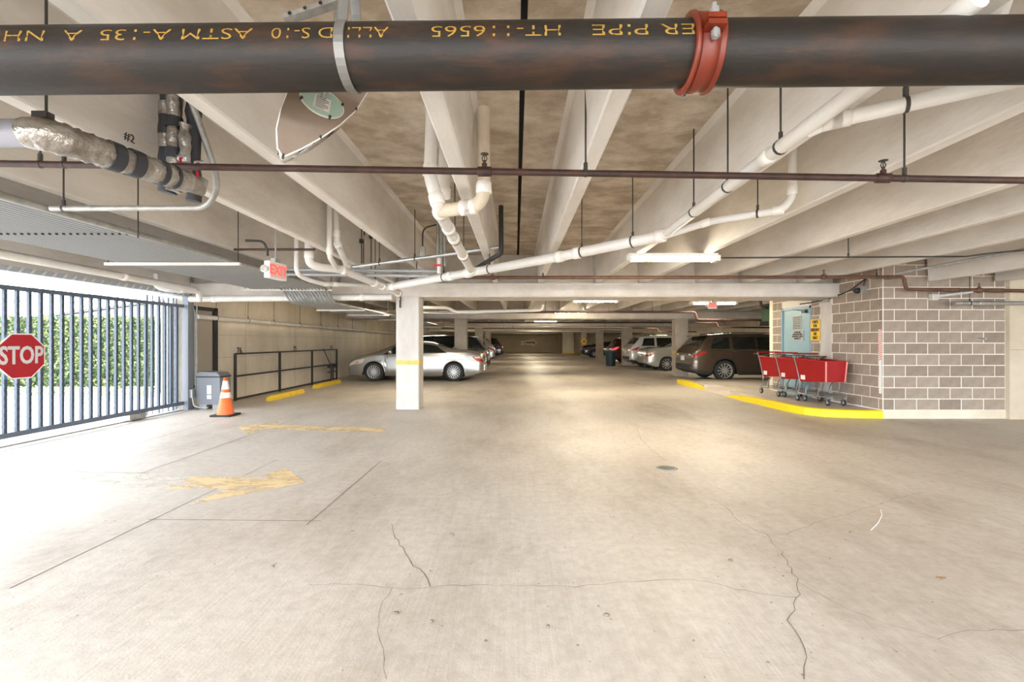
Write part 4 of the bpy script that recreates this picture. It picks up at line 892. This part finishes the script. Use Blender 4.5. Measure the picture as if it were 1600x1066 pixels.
def car(name, label, spec, body_mat, L, W, Hh, wb_, fo, wr_, loc, rz, suv, spokes=10, braked=False, plate=True):
    t = thing(name, label, 'car', loc, rz)
    sx, sz = L/spec['LH'][0], Hh/spec['LH'][1]
    top = [(a*sx, c*sz) for a, c in spec['top']]; belt = [(a*sx, c*sz) for a, c in spec['belt']]
    ax = (L-fo-wb_, L-fo); Ra = wr_+.055
    xs0 = np.linspace(0, L, 601); zt0 = np.interp(xs0, [a for a, _ in top], [c for _, c in top])
    kk = np.ones(19)/19; zp = np.pad(zt0, 18, mode='edge'); zs = np.convolve(np.convolve(zp, kk, 'same'), kk, 'same')[18:-18]; zs[:6] = zt0[:6]; zs[-6:] = zt0[-6:]
    blend = np.clip(np.minimum(xs0, L-xs0)/.25, 0, 1); zs = zs*blend+zt0*(1-blend)
    def ztop(x): return float(np.interp(x, xs0, zs))
    def Wp(x):
        e = min(x, L-x); f = 1.0
        k0 = .75 if x > L/2 else .55
        if e < k0: f -= (.11 if x > L/2 or not suv else .05)*(1-e/k0)**2
        if e < .14: f -= (.13 if x > L/2 or not suv else .07)*(1-e/.14)**2
        return W/2*f
    gc = .20*(1.12 if suv else 1)
    def zbot(x, arch=True):
        z = gc+(.16*max(0, 1-x/.5)**1.5 if x < .5 else 0)+(.06*max(0, 1-(L-x)/.5) if x > L-.5 else 0)
        if arch:
            for a in ax:
                d = abs(x-a)
                if d < Ra: z = max(z, wr_+math.sqrt(Ra*Ra-d*d))
        return z
    def zsh(x): return min(interp(belt, x), ztop(x)-.045)
    tum = spec['tum']
    def S(x, tt, s):
        zb_, zh, zt = zbot(x), zsh(x), ztop(x); Wx = Wp(x); h = max(zt-zh, .02)
        zb_ = min(zb_, zh-.03)
        if tt <= 1:
            z = zb_+(zh-zb_)*tt; za = (z-gc)/(zh-gc+1e-6)
            if za < .3: f = .94+.06*(1-(1-za/.3)**2)
            else: f = 1-.035*((za-.3)/.7)**2
            if .55 < za < .7: f += .006
            return V((x, s*Wx*f, z))
        Ws = Wx*.962; We = Ws-tum*.84*h
        if tt <= 2:
            k = tt-1; return V((x, s*(Ws+(We-Ws)*k+.018*math.sin(PI*k)*min(1, h/.3)), zh+.84*h*k))
        a = (tt-2)*PI/2; return V((x, s*We*max(0, math.cos(a))**.55, zh+.84*h+.16*h*math.sin(a)**.8))
    xs = sorted(set([round(v_, 4) for v_ in list(np.linspace(0, L, 84))+[a+Ra*math.cos(q*PI/12) for a in ax for q in range(13)]+[.015, .03, .06, L-.015, L-.03, L-.06]]))
    ts = [0, .08, .18, .3, .42, .55, .63, .7, .85, 1, 1.25, 1.5, 1.75, 2, 2.12, 2.3, 2.5, 2.75, 3]
    b = MB(); rows = []
    for x in xs:
        rows.append([S(x, q, 1) for q in ts]+[S(x, q, -1) for q in ts[::-1][1:]])
    b.grid(rows); n = len(rows[0])
    b.add(rows[0], [tuple(range(n))]); b.add(rows[-1], [tuple(range(n))[::-1]])
    b.build('body', body_mat, t)
    u = MB(); u.box((.25, -W/2*.82, gc+.02), (L-.25, W/2*.82, .62*sz)); u.build('underbody', M_black, t)
    def patch(nm, m, x0, x1, t0, t1, off=.006, nx=10, ntt=5, sides=(1, -1), label=None, xf0=None, xf1=None):
        for s in sides:
            g = []
            for j in range(ntt+1):
                tt = t0+(t1-t0)*j/ntt; r0 = x0 if xf0 is None else xf0(j/ntt); r1 = x1 if xf1 is None else xf1(j/ntt); row = []
                for i in range(nx+1):
                    x = r0+(r1-r0)*i/nx; p = S(x, tt, s); e = .01
                    dx = S(min(x+e, L), tt, s)-S(max(x-e, 0), tt, s); dt = S(x, min(tt+.02, 3), s)-S(x, max(tt-.02, 0), s)
                    nn = dx.cross(dt); nn = nn.normalized() if nn.length > 1e-9 else V((0, s, 0))
                    if nn.y*s < 0: nn = -nn
                    row.append(p+nn*off)
                g.append(row)
            MB().grid(g).build(nm, m, t, label=label)
    def top_patch(nm, m, x0, x1, t0, off=.006):
        g = []
        tt = [t0+(2.999-t0)*i/6 for i in range(7)]
        for i in range(9):
            x = x0+(x1-x0)*i/8; e = .02; sl = (ztop(x+e)-ztop(x-e))/(2*e); nn = V((-sl, 0, 1)).normalized()
            g.append([S(x, q, 1)+nn*off+V((0, .004, 0)) for q in tt]+[S(x, q, -1)+nn*off-V((0, .004, 0)) for q in tt[::-1]])
        MB().grid(g).build(nm, m, t)
    for i, (xa, xb) in enumerate(spec['win']):
        xa, xb = xa*sx, xb*sx
        f0 = (lambda q, xa=xa: xa+.38*q*sx) if (i == 0 and not suv) else ((lambda q, xa=xa: xa+.14*q) if i == 0 else None)
        patch('side_window', M_glass, xa, xb, 1.07, 1.90, .007, 12, 5, xf0=f0, xf1=(lambda q, xb=xb: xb-(.72 if suv else .78)*q*sx*.42) if i == len(spec['win'])-1 else None)
    x0w, x1w = spec['win'][0][0]*sx, spec['win'][-1][1]*sx
    patch('window_trim', M_chrome, x0w-.05, x1w+.05, 1.0, 1.055, .009, 24, 1)
    top_patch('windshield', M_glass, spec['ws'][0]*sx, spec['ws'][1]*sx, 2.12); top_patch('rear_window', M_glass, spec['rg'][0]*sx, spec['rg'][1]*sx, 2.16)
    tl_ = mat('brake lamp lit', (.6, .01, .01), .2, emit=((1, .03, .03), 2.)) if braked else M_tail
    if suv: patch('tail_lamp', tl_, .025, .46*sx, .80, .95, .012, 10, 3, xf1=lambda q: (.36+.16*q)*sx)
    else: patch('tail_lamp', tl_, .02, .40*sx, .72, .90, .012, 10, 3, xf1=lambda q: (.24+.2*q)*sx)
    patch('head_lamp', M_head, L-.62*sx, L-.04, .70, .93, .010, 8, 3); patch('turn_lamp', M_amber, L-.42*sx, L-.28*sx, .74, .84, .014, 4, 2)
    if suv: patch('lower_cladding', mat('black cladding', (.03, .03, .03), .6), .02, L-.02, 0.0, .13, .010, 60, 2)
    else: patch('sill_strip', body_mat, ax[0]+Ra+.02, ax[1]-Ra-.02, 0, .10, .014, 20, 2)
    xm = spec['win'][-1][0]*sx-.04
    for xd in (xm, x1w-.12, (spec['win'][0][1]*sx if not suv else spec['win'][1][0]*sx)): patch('door_seam', M_dark, xd-.006, xd+.006, .08, .99, .002, 1, 10)
    for xd in (xm+.18-.35, xm-.95): patch('door_handle', M_chrome if suv else body_mat, xd, xd+.20, .84, .885, .03, 4, 1)
    for s in (1, -1):
        mm = MB(); mx = x1w-.22; my = Wp(mx)*.96; mz = zsh(mx)+.10
        mm.lathe([(.0001, -.09), (.05, -.08), (.075, -.03), (.07, .05), (.03, .08), (.0001, .085)], (mx, s*(my+.09), mz), 'x', 12); mm.tube([(mx, s*(my-.03), mz-.05), (mx, s*(my+.08), mz-.01)], .022, 8); mm.build('side_mirror', body_mat, t)
    for a in ax:
        for s in (1, -1):
            ty, rm = wheel_meshes(wr_, spokes); wy = s*(W/2-.115)
            o = link('wheel', ty, t, (a, wy, wr_)); r2 = link('rim', rm, o)
            if s > 0: o.rotation_euler = (0, 0, PI)
            arc = [S(min(max(a+Ra*math.cos(q*PI/16), .02), L-.02), 0, s)+V((0, s*.004, 0)) for q in range(-1, 18)]
            arc = [V((a+(Ra)*math.cos(q*PI/16), s*(W/2*.985), wr_+Ra*math.sin(q*PI/16))) for q in range(0, 17)]
            MB().tube(arc, .022, 6).build('wheel_arch', M_black if suv else body_mat, t)
    zr = .60*sz if not suv else .66*sz
    MB().box((-.03, -W/2*.72, gc+.18), (.12, W/2*.72, gc+.36)).build('rear_bumper', M_black if suv else body_mat, t)
    if plate: MB().box((-.045, -.155, zr+.06), (-.02, .155, zr+.22)).build('licence_plate', M_plate, t)
    if suv:
        for s in (1, -1):
            MB().tube([V((x*sx, s*(W/2-.27), ztop(x*sx)+.012)) for x in (.9, 1.1, 1.6, 2.2, 2.7, 2.9)], .016, 6).build('roof_rail', M_black, t)
        zz = ztop(.55*sx); MB().prism([(.36*sx, -W*.32, zz-.01), (.75*sx, -W*.32, zz+.03), (.75*sx, -W*.32, zz+.055), (.36*sx, -W*.32, zz+.025)], (0, W*.64, 0)).build('spoiler', body_mat, t)
        MB().prism([(1.0*sx, -.02, ztop(1.0*sx)), (1.22*sx, -.02, ztop(1.2*sx)), (1.05*sx, -.008, ztop(1.0*sx)+.06)], (0, .03, 0)).build('antenna_fin', M_black, t)
        MB().box((-.012, -W/2*.55, zr+.26), (.03, W/2*.55, zr+.30)).build('hatch_trim', M_chrome, t)
    for s in (1, -1):
        MB().box((-.02, s*W*.34-.10, gc+.24), (-.0, s*W*.34+.06, gc+.28)).build('reflector', M_tail, t)
    b = MB(); b.box((L-.06, -W*.30, .36), (L+.01, W*.30, .56)); b.build('grille', M_black, t)
    return t
P_silver = paint('silver paint', (.44, .43, .41), .8); P_white = paint('white pearl paint', (.72, .70, .66), .1); P_black = paint('black car paint', (.012, .012, .014), .2)
P_brown = paint('brown metallic paint', (.105, .075, .055), .55); P_champ = paint('champagne silver paint', (.52, .50, .44), .5); P_dkred = paint('dark maroon paint', (.05, .012, .012), .3); P_grey = paint('grey car paint', (.40, .39, .37), .4)
car('silver_sedan', 'silver sedan parked sideways behind the front column', SED, P_silver, 4.82, 1.84, 1.445, 2.82, .95, .335, (-1.14, 16.93, 0), PI, False, 16)
car('black_suv', 'black suv parked just beyond the silver sedan', SUV, P_black, 4.80, 1.9, 1.70, 2.8, .95, .36, (-1.18, 20.0, 0), PI, True)
car('white_suv', 'pale suv parked farther along the left row', SUV, P_grey, 4.7, 1.88, 1.72, 2.75, .95, .36, (-1.35, 29.6, 0), PI, True)
car('black_suv', 'dark backed suv farthest along the left row', SUV, P_black, 4.7, 1.9, 1.75, 2.8, .95, .36, (-1.1, 38.5, 0), PI, True)
car('brown_suv', 'dark brown metallic suv parked behind the block wall corner', SUV, P_brown, 4.87, 1.93, 1.72, 2.79, .96, .375, (6.25, 16.98, 0), 0, True, 12)
car('silver_sedan', 'champagne silver sedan showing its tail right of the aisle', SED, P_champ, 4.75, 1.82, 1.45, 2.85, .9, .335, (6.25, 22.7, 0), 0, False, 10)
car('white_suv', 'white suv with dark windows behind the champagne sedan', SUV, P_white, 4.95, 1.95, 1.77, 2.9, .95, .375, (6.2, 25.6, 0), 0, True, 10)
car('dark_suv', 'dark maroon suv with a lit brake light', SUV, P_dkred, 4.7, 1.88, 1.70, 2.7, .95, .36, (6.15, 30.2, 0), 0, True, 10, True)
car('black_sedan', 'black sedan farthest along the right row', SED, P_black, 4.7, 1.8, 1.44, 2.75, .95, .335, (5.85, 40.6, 0), 0, False, 7)

# ------------------------------------------------------------------ shopping carts
def cart(label, loc, rz):
    t = thing('shopping_cart', label, 'shopping cart', loc, rz, 'red shopping carts by the block wall')
    # local: x forward, rear at 0, basket front at .82
    rT, fT, rB, fB = .93, .865, .42, .47            # heights
    def sec(x, zt, zb, wt, wbm): return [V((x, -wt, zt)), V((x, -wbm, zb)), V((x, wbm, zb)), V((x, wt, zt))]
    A, Bk = sec(.0, rT-.03, rB+.02, .265, .24), sec(.86, fT, fB, .205, .185)
    A[1].x = A[2].x = .14; A[1].z = A[2].z = rB; Bk[1].x = Bk[2].x = .83
    def panel(nm, a, b_, c, d, m, nx=10, nz=5):
        bb = MB(); th = (b_-a).cross(d-a).normalized()*.006
        rw = []
        for j in range(nz+1):
            rw.append([a.lerp(b_, i/nx).lerp(d.lerp(c, i/nx), j/nz) for i in range(nx+1)])
        # solid sheet with a raised lattice of ribs
        bb.prism([a, b_, c, d], th, 1)
        for j in range(nz+1): bb.bar(rw[j][0]+th*.5, rw[j][-1]+th*.5, .012, .014, th.normalized(), 0)
        for i in range(nx+1): bb.bar(rw[0][i]+th*.5, rw[nz][i]+th*.5, .010, .014, th.normalized(), 0)
        return bb.build(nm, [M_cart, M_carti], t)
    panel('basket_side', A[1], Bk[1], Bk[0], A[0], M_cart, 22, 11); panel('basket_side', A[2], Bk[2], Bk[3], A[3], M_cart, 22, 11)
    panel('basket_front', Bk[1], Bk[2], Bk[3], Bk[0], M_cart, 11, 11); panel('basket_floor', A[1], Bk[1], Bk[2], A[2], M_cart, 12, 7)
    MB().tube([A[0], Bk[0], Bk[3], A[3]], .016, 8).build('basket_rim', M_cart, t)
    b = MB()
    for s, (q0, q1) in ((-1, (Bk[0], Bk[1])), (1, (Bk[3], Bk[2]))): b.tube([q0+V((.004, 0, .0)), q1+V((.004, 0, 0))], .016, 6)
    b.build('corner_post', mat('corner glint red', (.75, .25, .22), .4), t)  # light reflected at the basket's front corners, painted as a paler red
    for s in (-1, 1):
        MB().tube(fillet([V((-.10, s*.27, 1.0)), V((-.09, s*.272, .985)), V((.0, s*.268, .80)), V((.13, s*.25, .40)), V((.10, s*.25, .30)), V((.06, s*.25, .16))], .06), .013, 8).build('upright', M_wire, t)
        MB().tube(fillet([V((.02, s*.25, .16)), V((.5, s*.23, .17)), V((.86, s*.17, .16)), V((.95, s*.10, .15))], .06), .013, 8).build('base_rail', M_wire, t)
        MB().tube(fillet([V((.30, s*.245, .17)), V((.30, s*.24, .30)), V((.42, s*.225, .43))], .09), .012, 8).build('strut', M_wire, t)
        MB().tube(fillet([V((.62, s*.215, .17)), V((.66, s*.21, .30)), V((.74, s*.19, .46))], .09), .012, 8).build('strut', M_wire, t)
    MB().tube([V((-.10, -.27, 1.0)), V((-.10, .27, 1.0))], .017, 10).build('handle', M_cart, t)
    b = MB()
    for k in range(9): y = -.2+k*.05; b.tube([V((.08, y, .20)), V((.88, y*.75, .185))], .004, 5)
    for k in range(5): x = .1+k*.19; b.tube([V((x, -.24+.05*x, .19)), V((x, .24-.05*x, .19))], .005, 5)
    b.build('lower_rack', M_wire, t)
    b = MB()
    for k in range(9): y = -.22+k*.055; b.tube([V((.02, y, rT+.0)), V((.16, y, rB+.06))], .004, 5)
    b.tube(fillet([V((.05, -.24, rT-.02)), V((.28, -.22, rT+.02)), V((.28, .22, rT+.02)), V((.05, .24, rT-.02))], .05), .010, 8)
    for k in range(7): y = -.18+k*.06; b.tube([V((.28, y, rT+.02)), V((.24, y, rT-.22))], .004, 5)
    b.build('child_seat', M_rod, t)
    MB().box((.16, -.262, .47), (.29, -.250, .56)).build('label_plate', M_pvcc, t)
    MB().box((.16, .250, .47), (.29, .262, .56)).build('label_plate', M_pvcc, t)
    for x, y in ((.06, -.25), (.06, .25), (.86, -.155), (.86, .155)):
        c = MB(); c.bar((x, y-.028, .15), (x-.02, y-.028, .06), .03, .004, V((0, 1, 0))); c.bar((x, y+.028, .15), (x-.02, y+.028, .06), .03, .004, V((0, 1, 0))); c.box((x-.02, y-.03, .145), (x+.02, y+.03, .155)); co = c.build('caster', M_wire, t)
        wv = MB().lathe([(.03, -.016), (.055, -.018), (.064, -.010), (.064, .010), (.055, .018), (.03, .016)], (x-.02, y, .064), 'y', 20).lathe([(.0001, -.019), (.034, -.019), (.034, .019), (.0001, .019)], (x-.02, y, .064), 'y', 16, 1)
        wv.build('wheel', [M_rubber, M_galv], co)
    return t
k0 = cart('nearest of three red carts with its front toward the camera', (6.27, 9.76, ISL), -PI/2)
dup(k0, (6.27, 10.46, ISL), -PI/2, 'middle of three red carts beside the blue door')
dup(k0, (6.25, 11.16, ISL), -PI/2, 'farthest of three red carts, close to the brown suv')
